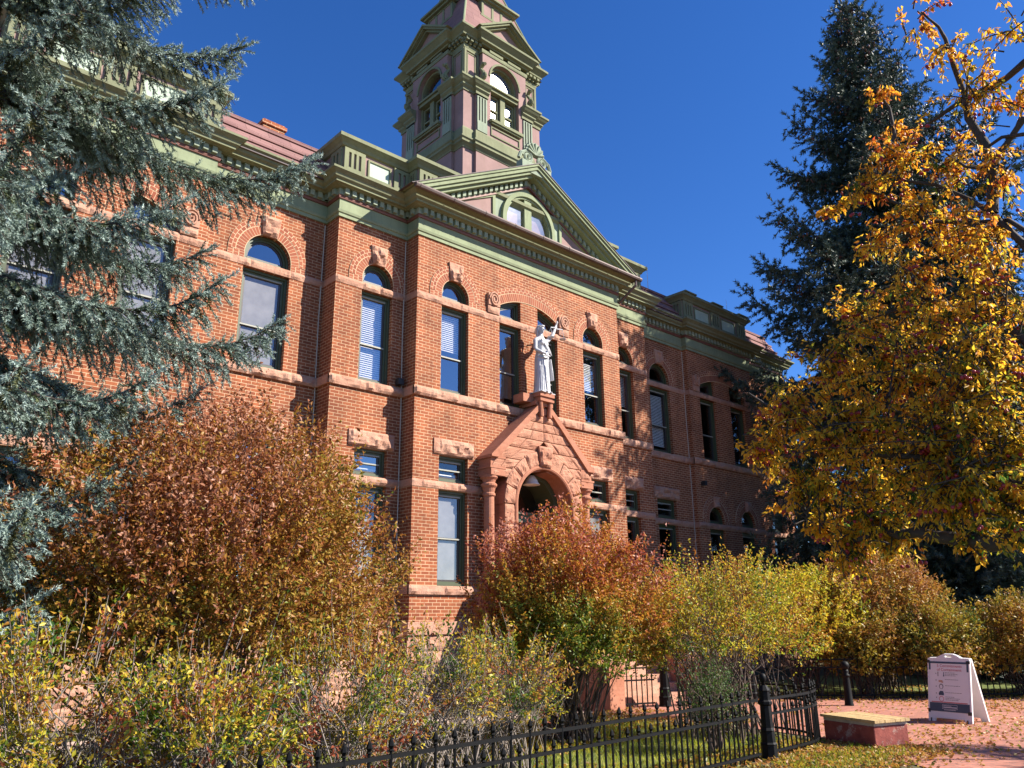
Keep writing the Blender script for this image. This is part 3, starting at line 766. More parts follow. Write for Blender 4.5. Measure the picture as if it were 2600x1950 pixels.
# ashlar of the gable
z = 4.83; row = 0
hs_ = [.23, .24, .30, .26, .24, .22, .2, .2, .19, .18]
for h in hs_:
    z1 = z+h-.022; row += 1
    for s in (-1, 1):
        def xl(zz):
            d = (RO+.03)**2-(zz-AZ)**2; r = math.sqrt(d) if d > 0 else 0
            kx = .26 if zz < AZ+RI+.52 else 0
            return max(r, kx)
        def xr(zz): return min(1.70, xg(zz)) if zz > 5.25 else 1.70
        a0, a1, b0, b1 = xl(z), xl(z1), xr(z), xr(z1)
        if b1 - a1 < .05 and b0-a0 < .1: continue
        n = max(1, int(round((b0-a0)/random.uniform(.32, .5))))
        cuts = [0]+sorted((i+random.uniform(-.25, .25))/n for i in range(1, n))+[1]
        for c0, c1 in zip(cuts[:-1], cuts[1:]):
            def fm(q, t, c0=c0, c1=c1):
                zz = z+(z1-z)*t; A = a0+(a1-a0)*t; B = max(A+.01, b0+(b1-b0)*t); w = B-A
                x = A+w*(c0+(c1-c0)*(q if s > 0 else 1-q)); return (s*(x+(.007 if (q if s > 0 else 1-q) == 0 else 0)-(.007 if (q if s > 0 else 1-q) == 1 else 0)), zz)
            w = (b0-a0)*(c1-c0); rock(por, fm, max(3, int(w/.05)), 5, PY+.03, .028, .032, row*7+c0*5+s)
    z += h
por.build('porch_stonework', 'porch_stone', court)
ps = MB()
# body behind the face, arch soffit, roll moulding, coping, imposts
for s in (-1, 1):
    x0, x1 = sorted((s*RI, s*(RO-.01))); ps.box(x0, x1, PY+.03, .05, 0, 4.22); ps.box(*sorted((s*1.29, s*1.74)), PY-.02, .05, 4.84, 5.0)
    ps.box(*sorted((s*1.29, s*1.72)), PY+.02, .05, 5.0, 5.24); ps.box(*sorted((s*1.29, s*1.77)), PY-.03, .05, 5.0, 5.05); ps.box(*sorted((s*1.29, s*1.77)), PY-.02, .05, 5.24, 5.30)
    pts = [(s*1.53, 5.26), (s*1.76, 5.26), (s*1.76, 5.31), (s*.16, 6.80), (s*.16, 6.64)]
    ps.extrude_xz(pts if s > 0 else pts[::-1], PY-.07, .02)
    ps.extrude_xz([(s*1.70, 4.84), (s*1.70, 5.26), (s*.1, 6.70), (s*.1, 5.1), (s*1.3, 4.84)][::s], PY+.035, .03)
A, B = arc(0, AZ, RI, 0, 180, 28), arc(0, AZ, RI+.36, 0, 180, 28); ps.strip_xz(A, B, PY+.04, .32)
ps.box(-RI-.1, -RI, .0, .32, 1.66, AZ); ps.box(RI, RI+.1, .0, .32, 1.66, AZ)
rl = [(RI+.02, PY-.0, 1.68)]+[(x*1.02, PY-.0, AZ+(z-AZ)*1.02) for x, z in A]+[(-RI-.02, PY-.0, 1.68)]; ps.tube(rl, .055, 8)
for s in (-1, 1):
    ps.lathe(s*1.62, PY+.2, [(.17, 2.2), (.19, 2.3), (.15, 2.4), (.125, 2.46), (.12, 4.35), (.15, 4.38), (.15, 4.42), (.125, 4.45), (.15, 4.55), (.19, 4.6), (.19, 4.64), (.14, 4.68), (.16, 4.74), (.21, 4.79), (.21, 4.845)], 18)
    ps.box(*sorted((s*1.4, s*1.86)), PY-.06, .02, 0, 2.2)
    ps.tube([(s*.14, PY-.08, 6.45), (s*.17, PY-.08, 6.85)], [.06, .055], 8)
ps.box(-.30, .30, PY-.05, .02, 6.74, 6.84); ps.box(-.24, .24, PY-.16, .03, 6.84, 6.9); ps.box(-.21, .21, PY-.13, .03, 6.9, 6.96); ps.box(-.25, .25, PY-.17, .04, 6.96, 7.06); ps.box(-.58, -.22, -.35, .02, 6.82, 7.03)
ps.build('porch_trim', 'porch_smooth', court)
m = MB()
DY = .34
A, B = arc(0, AZ, .94, 0, 180, 24), arc(0, AZ, .80, 0, 180, 24)
A = [(.94, 1.66)]+A+[(-.94, 1.66)]; B = [(.80, 1.66)]+B+[(-.80, 1.66)]
m.strip_xz(A, B, .02, DY+.3); m.box(-.85, .85, DY+.02, DY+.3, 4.02, 4.14); m.box(-.85, .85, DY-.05, DY+.3, 4.14, 4.19); m.box(-.85, .85, DY-.0, DY+.3, 3.95, 4.02)
fl = m.build('entrance_frame', 'frame_green', court)
m = MB(); m.poly([(x, DY+.2, z) for x, z in arc(0, AZ, .82, 0, 180, 24)]); m.build('fanlight', 'glass_dull', fl)
m = MB()
for s in (-1, 1): m.box(*sorted((s*.01, s*.80)), DY+.15, DY+.2, 1.68, 3.95)
m.build('door', 'door_wood', fl)
def text(body, size, loc, rot, mat, parent, name, ext=.0008, align='CENTER'):
    cu = bpy.data.curves.new(name, 'FONT'); cu.body = body; cu.size = size; cu.extrude = ext; cu.align_x = align
    t_ = bpy.data.objects.new('t', cu); COL.objects.link(t_); me = bpy.data.meshes.new_from_object(t_.evaluated_get(bpy.context.evaluated_depsgraph_get())); bpy.data.objects.remove(t_)
    me.name = name; me.materials.clear(); me.materials.append(MATS[mat]); o = bpy.data.objects.new(name, me); COL.objects.link(o); o.location = loc; o.rotation_euler = rot; o.parent = parent; return o
text('506', .2, (-.36, DY+.185, 4.42), (R_(90), 0, 0), 'white_paint', fl, 'house_number')
# stairs with cheek walls
m = MB()
for k in range(10): m.box(-1.3, 1.3, -.62-.28*(k+1)+.0, -.4, .0 if k else 0, 1.66-.166*k-.0) if False else m.box(-1.3, 1.3, -.62-.28*(k+1), -.62-.28*k, 0, 1.66-.166*k)
m.box(-1.3, 1.3, -.62, .2, 0, 1.66); st = m.build('entrance_stair', 'sandstone', court)
for s in (-1, 1):
    m = MB(); x0, x1 = sorted((s*1.3, s*1.72)); pr_ = [(-.5, 0), (-.5, 2.55), (-3.42, .82), (-3.75, .82), (-3.75, 0)]
    b = len(m.v); m.v += [(x0, y, z) for y, z in pr_]+[(x1, y, z) for y, z in pr_]
    m.f += [tuple(b+i for i in range(5)), tuple(b+5+i for i in reversed(range(5)))]+[(b+i, b+5+i, b+5+(i+1) % 5, b+(i+1) % 5) for i in range(5)]
    m.build('cheek_wall', 'porch_smooth', st)
# ------------------------------------------------------------------ statue of justice on the porch gable
def solid(mb, name, mat, parent, voxel, smooth_it=4):
    o = mb.build('tmp', mat); r = o.modifiers.new('r', 'REMESH'); r.mode = 'VOXEL'; r.voxel_size = voxel; r.use_smooth_shade = True
    s = o.modifiers.new('s', 'SMOOTH'); s.iterations = smooth_it; s.factor = .5
    me = bpy.data.meshes.new_from_object(o.evaluated_get(bpy.context.evaluated_depsgraph_get())); me.name = name
    bpy.data.objects.remove(o); me.materials.clear(); me.materials.append(MATS[mat]); me.shade_smooth()
    q = bpy.data.objects.new(name, me); COL.objects.link(q); q.parent = parent; return q
stat = tag(empty('statue', (0, -.42, 7.062), R_(8)), 'silver white statue of a robed woman raising scales on the porch gable', 'statue')
m = MB()
LV = [(0, .25, .20, 0, .13), (.06, .235, .19, 0, .13), (.2, .22, .18, 0, .12), (.45, .205, .17, 0, .10), (.7, .20, .165, 0, .07), (.88, .20, .16, 0, .05), (1.0, .18, .145, 0, .05), (1.1, .15, .12, 0, .06), (1.18, .155, .125, 0, .04), (1.3, .18, .14, 0, .03), (1.38, .185, .14, 0, .02), (1.45, .19, .115, .01, .02), (1.5, .15, .095, .01, 0), (1.545, .075, .07, .0, 0), (1.6, .055, .058, 0, 0), (1.66, .055, .06, 0, 0)]
ns = 48; b = len(m.v)
for z, rx, ry, oy, fo in LV:
    for i in range(ns):
        t = 2*math.pi*i/ns; f = 1+fo*(.6*math.sin(9*t+z*2.5)+.4*math.sin(15*t-z*4))*(1 if math.sin(t) < .5 else .5)
        m.v.append((rx*f*math.cos(t), oy+ry*f*math.sin(t), z))
for k in range(len(LV)-1):
    for i in range(ns):
        j = (i+1) % ns; m.f.append((b+k*ns+i, b+k*ns+j, b+(k+1)*ns+j, b+(k+1)*ns+i))
m.f.append(tuple(b+i for i in reversed(range(ns)))); m.f.append(tuple(b+(len(LV)-1)*ns+i for i in range(ns)))
def ell(mb, c, r, n=20, k=14):
    n0 = len(mb.v); mb.sphere((0, 0, 0), 1, n, k)
    mb.xform_from(n0, Matrix.Translation(c) @ Matrix.Diagonal((*r, 1)))
ell(m, (0, -.012, 1.735), (.074, .092, .112)); ell(m, (0, -.02, 1.66), (.045, .06, .05))     # skull, jaw
ell(m, (0, -.105, 1.725), (.014, .022, .028)); ell(m, (0, -.088, 1.76), (.05, .018, .014)); ell(m, (0, -.092, 1.678), (.024, .016, .01)); ell(m, (0, -.08, 1.645), (.02, .02, .018))  # nose, brow, lips, chin
for s in (-1, 1):
    ell(m, (s*.075, -.0, 1.725), (.012, .022, .03))
    ell(m, (s*.03, -.082, 1.742), (.013, .012, .008))
    ell(m, (s*.085, -.11, 1.34), (.07, .05, .065))
    ell(m, (s*.08, -.17, .02), (.05, .10, .03))
# raised left arm with the scales, right arm to the sword hilt
m.tube([(.16, 0, 1.44), (.26, -.02, 1.50), (.42, -.05, 1.66)], [.065, .06, .05], 10); m.tube([(.42, -.05, 1.66), (.50, -.06, 1.82), (.575, -.07, 1.99)], [.05, .045, .03], 10)
ell(m, (.59, -.07, 2.03), (.03, .03, .05))
for k, (dx, dz, L) in enumerate(((-.024, .0, .075), (-.008, .01, .09), (.008, .008, .085), (.022, 0, .07))):
    m.tube([(.59+dx, -.09, 2.05+dz), (.595+dx, -.115, 2.05+dz+L*.4), (.60+dx, -.085, 2.05+dz+L*.8)], [.012, .011, .009], 6)
m.tube([(.565, -.08, 2.02), (.55, -.115, 2.04), (.565, -.125, 2.07)], [.013, .012, .01], 6)
m.tube([(-.16, 0, 1.44), (-.235, .0, 1.38), (-.26, -.02, 1.14)], [.065, .06, .05], 10); m.tube([(-.26, -.02, 1.14), (-.17, -.14, 1.06), (-.085, -.2, 1.03)], [.05, .042, .028], 10)
ell(m, (-.06, -.215, 1.02), (.045, .028, .03))
for k in range(4): m.tube([(-.045, -.225, 1.045-.018*k), (-.005, -.24, 1.04-.018*k), (.0, -.215, 1.035-.018*k)], [.011, .011, .009], 6)
m.tube([(-.06, -.22, 1.05), (-.03, -.245, 1.07), (-.005, -.24, 1.068)], [.012, .011, .009], 6)
# mantle folds: rolls crossing from the shoulder to the hip, loose drapery hanging over the skirt
for k in range(3):
    z = 1.12-.05*k; pts = []
    for i in range(13):
        t = i/12; a = R_(-175+190*t); r = 1.05+.02*k
        pts.append((.195*r*math.cos(a), .165*r*math.sin(a), z-.10*k*.25+.16*t-.22*math.sin(math.pi*t)*(.25+.14*k)))
    m.tube(pts, [.006+.009*math.sin(math.pi*i/12) for i in range(13)], 6)
for k in range(4):
    pts = [(-.17+.05*k+.30*t, -.125-.03*math.sin(math.pi*t), 1.45-.02*k-.33*t) for t in [i/8 for i in range(9)]]; m.tube(pts, .016, 6)
for k in range(13):
    a = R_(-170+13*k); pts = [(.2*math.cos(a)*(1+.10*t), .17*math.sin(a)*(1+.12*t), .72-.7*t) for t in [i/6 for i in range(7)]]; m.tube(pts, [.012+.012*t/6 for t in range(7)], 6)
for k in range(5): m.tube([(.2, -.03-.03*k, .95), (.235, -.05-.03*k, .6), (.225+.01*k, -.06-.03*k, .38)], [.02, .025, .012], 6)
fig = solid(m, 'figure', 'statue_silver', stat, .011)
m = MB()
ell(m, (0, .025, 1.77), (.085, .085, .10)); ell(m, (0, .10, 1.75), (.05, .05, .05))
for k in range(16):
    a = 2*math.pi*k/16; m.tube([(.083*math.cos(a), .0+.098*math.sin(a), 1.80), (.096*math.cos(a), .0+.112*math.sin(a), 1.84+.012*(k % 2))], [.02, .008], 5)
for s in (-1, 1):
    for k in range(3): m.tube([(s*.075, .02+.03*k, 1.78), (s*(.092-.01*k), .035+.03*k, 1.66), (s*(.08-.01*k), .04+.02*k, 1.53)], [.03, .028, .014], 6)
solid(m, 'hair', 'statue_silver', stat, .011, 2)
m = MB(); bx, bz = .59, 1.90
m.tube([(bx-.27, -.09, bz-.03), (bx-.1, -.09, bz+.012), (bx, -.09, bz+.0), (bx+.1, -.09, bz+.02), (bx+.25, -.09, bz+.05)], .015, 6); m.tube([(bx, -.09, bz), (bx, -.09, bz+.13)], .01, 6)
for x, z in ((bx-.27, bz-.03), (bx+.25, bz+.05)):
    for a in (0, 120, 240): m.tube([(x, -.09, z), (x+.085*math.cos(R_(a)), -.09+.085*math.sin(R_(a)), z-.27)], .005, 4)
    m.lathe(x, -.09, [(.02, z-.30), (.07, z-.29), (.095, z-.265), (.09, z-.262), (.02, z-.285)], 16)
m.build('balance_scales', 'statue_silver', stat).location = (0, 0, 0)
m = MB(); m.tube([(-.03, -.235, 1.12), (-.03, -.235, .98)], .014, 8); ell(m, (-.03, -.235, 1.14), (.022, .022, .022), 10, 8); m.box(-.12, .06, -.25, -.22, .965, .99); m.box(-.048, -.012, -.24, -.23, .04, .965)
m.build('sword', 'statue_silver', stat).location = (0, 0, 0)
m = MB(); m.box(-.27, .27, -.22, .2, -.0, .02); m.build('base', 'statue_silver', stat).location = (0, 0, 0)
m = MB(); m.tube([(-.27, .05, 1.27), (-.5, .3, 1.2)], .008, 5); m.build('stay_rod', 'iron', stat).location = (0, 0, 0)
for ch_ in stat.children:
    if ch_.name.startswith(('balance', 'sword', 'base', 'stay', 'figure', 'hair')):
        # parts were modelled in the statue's own frame
        mv = np.empty(len(ch_.data.vertices)*3, 'f'); ch_.data.vertices.foreach_get('co', mv); mv = mv.reshape(-1, 3)
        if ch_.name.startswith(('balance', 'sword', 'base', 'stay')): mv += np.array(stat.location, 'f')
        ch_.data.vertices.foreach_set('co', mv.ravel()); ch_.data.update()
# ------------------------------------------------------------------ lamps
L0 = tag(empty('pendant_lamp', (0, .02, 5.16)), 'white bell shaped lamp hanging in the porch arch', 'lamp')
m = MB(); m.lathe(0, .02, [(.045, 5.07), (.07, 5.06), (.11, 5.02), (.155, 4.94), (.185, 4.86), (.215, 4.845), (.215, 4.83), (.17, 4.85), (.1, 4.97), (.03, 5.03)], 24); m.build('lamp_shade', 'lamp_white', L0, True)
m = MB(); m.lathe(0, .02, [(.05, 5.06), (.05, 5.09), (.025, 5.11), (.02, 5.155), (.07, 5.16), (.07, 5.172)], 12); m.build('stem', 'iron', L0)
def seclight(x, y, z, label):
    o = tag(empty('security_light', (x, y, z)), label, 'lamp', 'black lights on the brick walls')
    m = MB(); m.box(x-.05, x+.05, y-.03, y, z-.06, z+.06); m.build('mount', 'dark_plastic', o)
    m = MB(); m.box(x-.07, x+.07, y-.16, y-.05, z-.05, z+.09); m.tube([(x, y-.03, z), (x, y-.07, z)], .02, 6); m.build('lamp_head', 'dark_plastic', o)
seclight(-3.76, D1, 6.82, 'small black light on shaded brick between two second floor windows')
seclight(8.55, D3, 5.86, 'small black light on the shaded right pavilion above the ground floor windows')
# ------------------------------------------------------------------ A-frame sign
sg = tag(empty('sandwich_board', (.622, -8.735, 0), math.atan2(-.986, -.164)), 'white folding sandwich board headed 5 Commitments of Containment', 'sign')
plain('board_white', (.74, .70, .68), .5, var=.05); plain('poster', (.74, .70, .69), .5, var=.03); plain('poster_blue', (.035, .065, .11), .5); plain('poster_red', (.50, .05, .07), .5); plain('ink_grey', (.22, .2, .2), .6); plain('icon_skin', (.55, .3, .2), .6)
LEAN = math.atan(.235)
def plate(outl, hole, t):
    bm = bmesh.new(); ed = []; rims = []
    for pts in [outl]+hole:
        vs = [bm.verts.new((x, 0, z)) for x, z in pts]; rims.append(vs)
        for i in range(len(vs)): ed.append(bm.edges.new((vs[i], vs[(i+1) % len(vs)])))
    r = bmesh.ops.triangle_fill(bm, use_beauty=True, use_dissolve=False, edges=ed, normal=(0, -1, 0))
    g = bmesh.ops.extrude_face_region(bm, geom=bm.faces[:]); bmesh.ops.translate(bm, verts=[e for e in g['geom'] if isinstance(e, bmesh.types.BMVert)], vec=(0, t, 0))
    bmesh.ops.recalc_face_normals(bm, faces=bm.faces); return bm
OUT = [(-.35, 0), (-.25, 0), (-.235, .065), (.225, .065), (.25, 0), (.35, 0), (.345, .96), (.335, .985), (.2, .99), (.13, 1.03), (.07, 1.05), (-.07, 1.05), (-.13, 1.03), (-.2, .99), (-.335, .985), (-.345, .96)]
def bmobj(bm, name, mat, parent):
    me = bpy.data.meshes.new(name); bm.to_mesh(me); bm.free(); me.materials.append(MATS[mat]); o = bpy.data.objects.new(name, me); COL.objects.link(o); o.parent = parent; return o
hole = [rect(-.065, .055, 1.0, 1.03)]
fp = bmobj(plate(OUT, hole, .035), 'front_panel', 'board_white', sg); fp.rotation_euler = (-LEAN, 0, 0)
rp = bmobj(plate(OUT, hole, .035), 'rear_panel', 'board_white', sg); rp.rotation_euler = (LEAN, 0, 0); rp.location = (0, .49, 0)
def flat(name, mat, pieces, y, parent=fp):
    m = MB()
    for x0, x1, z0, z1 in pieces: m.box(x0, x1, y-.0015, y, z0, z1)
    o = m.build(name, mat); o.parent = parent; return o
flat('raised_rim', 'board_white', [(-.345, -.325, .17, .93), (.325, .345, .17, .93)], -.002)
flat('poster', 'poster', [(-.315, .315, .165, .915)], -.001)
flat('tape', 'poster_blue', [(-.32, .32, .90, .93), (-.325, -.295, .80, .90), (.295, .325, .78, .90)], -.004)
flat('blue_band', 'poster_blue', [(-.32, .32, .165, .295)], -.0035)
flat('red_line', 'poster_red', [(-.29, .29, .30, .312)], -.0035)
for q in ((-.35, -.305, .905, .95), (.29, .355, .905, .95), (-.35, -.31, .145, .20), (.29, .355, .135, .185), (-.31, -.29, 0, .06), (.27, .29, 0, .06)): flat('clamp', 'dark_plastic', [q], -.006)
text('5 Commitments', .062, (-.19, -.004, .845), (R_(90), 0, 0), 'poster_red', fp, 'lettering', .0005, 'LEFT'); text('of Containment:', .062, (-.19, -.004, .785), (R_(90), 0, 0), 'poster_red', fp, 'lettering', .0005, 'LEFT')
for z, wds in ((.755, (.17, .215, .18)), (.65, (.22,)), (.555, (.24,)), (.45, (.26,)), (.385, (.14, .23, .21))):
    # the list lines cannot be read: thin rows of grey marks, broken like words
    pcs = []
    for k, w in enumerate(wds):
        x = -.06
        while x < -.06+w:
            q = random.uniform(.015, .04); pcs.append((x, min(x+q, -.06+w), z-.022*k, z-.022*k+.007)); x += q+.007
    flat('list_line', 'ink_grey', pcs, -.0035)
    flat('list_number', 'ink_grey', [(-.215, -.20, z-.02, z-.004)], -.0035)
flat('icon', 'dark_plastic', [(-.178, -.168, .70, .77)], -.0035); flat('icon', 'poster_blue', [(-.085, -.075, .70, .765), (-.09, -.07, .70, .715)], -.0035)
flat('icon', 'icon_skin', [(-.165, -.10, .61, .64), (-.12, -.09, .60, .62)], -.0035)
m = MB(); m.extrude_xz([(-.125+.036*math.cos(t*.4), .545+.042*math.sin(t*.4)) for t in range(16)], -.0045, -.003); o = m.build('icon', 'ink_grey'); o.parent = fp
m = MB(); m.extrude_xz([(-.125+.022*math.cos(t*.4), .54+.03*math.sin(t*.4)) for t in range(16)], -.0055, -.0045); o = m.build('icon', 'poster'); o.parent = fp
m = MB(); m.extrude_xz([(-.165, .41), (-.085, .41), (-.085, .445), (-.10, .475), (-.145, .475), (-.17, .44)], -.0045, -.003); o = m.build('icon', 'poster_blue'); o.parent = fp
m = MB(); ring(m, arc(-.125, .355, .04, 0, 340, 16), arc(-.125, .355, .033, 0, 340, 16), -.0045, -.003); o = m.build('icon', 'poster_red'); o.parent = fp
r0 = rect(-.115, .125, .205, .27); m = MB(); ring(m, r0, inset(r0, .003), -.006, -.004); m.box(-.1, .03, -.006, -.004, .25, .256); m.box(-.1, .115, -.006, -.004, .225, .236); m.box(-.09, .1, -.006, -.004, .19, .195); o = m.build('band_marks', 'poster'); o.parent = fp
# ------------------------------------------------------------------ bench
t_ = NT('red_paint'); v_ = t_.coords(); t_.base(t_.mix(t_.ramp(t_.noise(v_, 5, 8, .75), [(.56, (0, 0, 0)), (.64, (1, 1, 1))]), t_.ramp(t_.noise(v_, 12, 4), [(.3, (.19, .035, .025)), (.7, (.30, .07, .05))]), (.38, .27, .22))); t_.rough(.85); t_.bump(t_.noise(v_, 40, 3), .4, .01); plain('pale_cap', (.42, .36, .27), .8, 0, .2, 9)
bn = tag(empty('bench', (-2.36, -8.76, 0), math.atan2(.82, .275)), 'low red painted block bench with pale wooden slat top', 'bench')
m = MB(); m.box(-.43, .43, -.30, .30, 0, .27)
o = m.build('plinth', 'red_paint'); o.parent = bn
bv = o.modifiers.new('b', 'BEVEL'); bv.width = .015; bv.segments = 2
m = MB(); m.box(-.43, .43, -.29, .29, .27, .31); o = m.build('cap', 'pale_cap'); o.parent = bn
for k in range(7):
    m = MB(); y = -.315+k*.09; m.box(-.47, .47, y, y+.082, .311, .345); o = m.build('slat', 'wood_slat'); o.parent = bn; o.location.z = random.uniform(-.002, .002); o.rotation_euler.z = random.uniform(-.006, .006)
# ------------------------------------------------------------------ bollard, iron posts, fences
bl = tag(empty('bollard', (2.07, -6.42, 0)), 'black iron bollard with ball top beside the far fence', 'bollard')
m = MB(); m.lathe(2.07, -6.42, [(.085, 0), (.085, .03), (.078, .05), (.062, .5), (.06, .53), (.075, .54), (.075, .56), (.05, .58), (.062, .62), (.05, .66)], 18); m.build('shaft', 'iron', bl, True)
m = MB(); m.sphere((2.07, -6.42, .73), .085, 18, 12); m.build('ball', 'iron', bl, True)
def ipost(x, y, h, label, sc=1.):
    o = tag(empty('iron_post', (x, y, 0)), label, 'fence post', 'cast iron fence posts')
    m = MB(); m.lathe(x, y, [(.105*sc, 0), (.105*sc, .03), (.095*sc, .04), (.095*sc, .17), (.10*sc, .18), (.085*sc, .20), (.08*sc, .32), (.085*sc, .33), (.07*sc, .36), (.062*sc, h*.62), (.085*sc, h*.64), (.085*sc, h*.67), (.065*sc, h*.69), (.065*sc, h*.78), (.07*sc, h*.80), (.04*sc, h*.86)], 8); m.build('shaft', 'iron', o)
    m = MB(); m.lathe(x, y, [(.025, h*.85), (.02, h*.89), (.03, h*.9), (.042, h*.93), (.042, h*.96), (.03, h*.99), (.006, h)], 14); m.build('finial', 'iron', o, True)
ipost(-4.40, -8.53, .97, 'black cast iron post with ball finial where the front fence turns')
ipost(-.33, -3.93, 1.05, 'dark stout cast iron post at the foot of the entrance steps', 1.25)
ipost(1.45, -4.75, 1.0, 'black cast iron post half hidden behind the yellow bush')
def spear(h, z0=.02):
    m = MB(); m.tube([(0, 0, z0), (0, 0, h-.09)], .0125, 6, False); m.lathe(0, 0, [(.0125, h-.095), (.021, h-.088), (.013, h-.078), (.025, h-.055), (.014, h-.02), (.001, h)], 6); return m
def fence(pts, label, zs=(.67, .5, .08), tall=.80, low=.61, sp=.105):
    P = [Vector((*p, 0)) for p in pts]; f = tag(empty('iron_fence', P[0]), label, 'fence')
    cum = [0]
    for a, b in zip(P[:-1], P[1:]): cum.append(cum[-1]+(b-a).length)
    def at(d):
        for i in range(len(P)-1):
            if d <= cum[i+1]+1e-6: return P[i].lerp(P[i+1], (d-cum[i])/(cum[i+1]-cum[i]))
        return P[-1]
    L = cum[-1]; k = max(2, int(L/.25))
    for z in zs:
        m = MB(); path = [at(L*i/k) for i in range(k+1)]; m.sweep([(p.x, p.y) for p in path], [(-.016, z-.014), (.016, z-.014), (.016, z+.014), (-.016, z+.014), (-.016, z-.014)]); m.build('rail', 'iron', f)
    n = int(L/sp); pro = [None, None]
    for i in range(n):
        q = i % 2
        if pro[q] is None:
            o = spear(tall if q == 0 else low).build('picket', 'iron'); pro[q] = o
        else: o = pro[q].copy(); COL.objects.link(o)
        o.parent = f; o.location = at((i+.5)*L/n)-f.location; o.rotation_euler = (R_(random.uniform(-1, 1)), R_(random.uniform(-1, 1)), 0)
fence([(-11.7, -8.92), (-10.5, -8.84), (-8.7, -8.71), (-7.0, -8.63), (-4.55, -8.50)], 'low black iron fence with spear pickets along the lawn in front')
fence([(-4.28, -8.5), (-3.6, -8.49), (-3.1, -8.44), (-2.72, -8.30), (-2.45, -8.02), (-2.28, -7.6), (-2.2, -7.1)], 'curved end of the black iron fence beside the red bench')
fence([(2.6, -4.95), (3.6, -6.1), (4.4, -6.9), (6.2, -8.4), (7.6, -9.6)], 'black iron fence in front of the far yellow hedge', (.78, .62, .08), .82, .66, .13)
fence([(-1.55, -3.45), (-.5, -3.82)], 'short iron fence left of the dark post at the steps', (.72, .5, .08), .82, .62)
fence([(-.15, -4.05), (.75, -4.55)], 'short iron fence right of the dark post at the steps', (.80, .6, .08), .75, .62)
# ------------------------------------------------------------------ foliage tools
def leafmat(name, stops, trans=.35, rough=.45, spec=.4):
    t = NT(name); at = t.node('ShaderNodeAttribute'); at.attribute_name = 'tint'
    c = t.ramp(at.outputs['Fac'], stops); t.base(c); t.rough(rough); t.b.inputs['Specular IOR Level'].default_value = spec
    tl = t.node('ShaderNodeBsdfTranslucent'); t.link(c, tl.inputs['Color']); mx = t.node('ShaderNodeMixShader'); mx.inputs[0].default_value = trans
    t.link(t.b.outputs[0], mx.inputs[1]); t.link(tl.outputs[0], mx.inputs[2]); t.link(mx.outputs[0], t.n['Material Output'].inputs['Surface']); return t.m
def npmesh(name, V, F, mat, parent=None, tint=None):
    me = bpy.data.meshes.new(name); V = np.asarray(V, 'f'); F = np.asarray(F, 'i')
    if parent is not None:
        off = np.zeros(3, 'f'); p = parent
        while p is not None: off += np.array(p.location, 'f'); p = p.parent
        V = V-off
    k = F.shape[1]
    me.vertices.add(len(V)); me.vertices.foreach_set('co', V.ravel())
    me.loops.add(F.size); me.loops.foreach_set('vertex_index', F.ravel())
    me.polygons.add(len(F)); me.polygons.foreach_set('loop_start', np.arange(0, F.size, k, dtype='i')); me.polygons.foreach_set('loop_total', np.full(len(F), k, 'i'))
    if tint is not None:
        a = me.attributes.new('tint', 'FLOAT', 'POINT'); a.data.foreach_set('value', np.asarray(tint, 'f'))
    me.materials.append(MATS[mat]); me.update(); me.validate()
    o = bpy.data.objects.new(name, me); COL.objects.link(o)
    if parent is not None: o.parent = parent
    return o
def unit(a): return a/np.maximum(1e-9, np.linalg.norm(a, axis=-1, keepdims=True))
def rnd(n): return unit(RNG.normal(size=(n, 3)))
def leaves(P, A, L, Wd, tint, name, mat, parent, fold=.25):
    n = len(P); A = unit(A); s = unit(np.cross(A, rnd(n))); up = np.cross(s, A)
    L = np.broadcast_to(L, n)[:, None]; Wd = np.broadcast_to(Wd, n)[:, None]
    mid = P+A*L*.45
    V = np.stack([P, mid+s*Wd*.5+up*Wd*fold, P+A*L-up*L*.08, mid-s*Wd*.5+up*Wd*fold], 1).reshape(-1, 3)
    b = np.arange(n)[:, None]*4; F = np.concatenate([b+[0, 1, 2], b+[0, 2, 3]], 1).reshape(-1, 3)
    return npmesh(name, V, F, mat, parent, np.repeat(tint, 4))
class Stems:
    def __init__(s): s.V = []; s.F = []; s.n = 0
    def add(s, pts, r0, r1, sides=4):
        pts = np.asarray(pts, float); k = len(pts); d = np.gradient(pts, axis=0); d = unit(d)
        a = unit(np.cross(d, [.31, .17, .93] if abs(d[0][2]) < .9 else [1, .2, 0])); b = np.cross(d, a)
        r = np.linspace(r0, r1, k)[:, None]; ang = 2*np.pi*np.arange(sides)/sides
        ringv = pts[:, None]+(a[:, None]*np.cos(ang)[None, :, None]+b[:, None]*np.sin(ang)[None, :, None])*r[:, None]
        s.V.append(ringv.reshape(-1, 3)); i = np.arange(k-1)[:, None]*sides; q = np.arange(sides)[None]; w = (q+1) % sides
        s.F.append(np.stack([i+q, i+w, i+sides+w, i+sides+q], -1).reshape(-1, 4)+s.n); s.n += k*sides
    def build(s, name, mat, parent): return npmesh(name, np.concatenate(s.V), np.concatenate(s.F), mat, parent)
def nfield(P, f, seed=0.): return np.array([noise.noise(Vector((p[0]*f+seed, p[1]*f, p[2]*f-seed))) for p in P])
plain('bark_dark', (.055, .04, .032), .85, 0, .35, 20, .3); plain('bark_grey', (.20, .165, .14), .8, 0, .4, 25, .2); plain('twig_brown', (.12, .08, .06), .8, 0, .4, 25); plain('cane_pale', (.34, .27, .23), .7, 0, .4, 25)
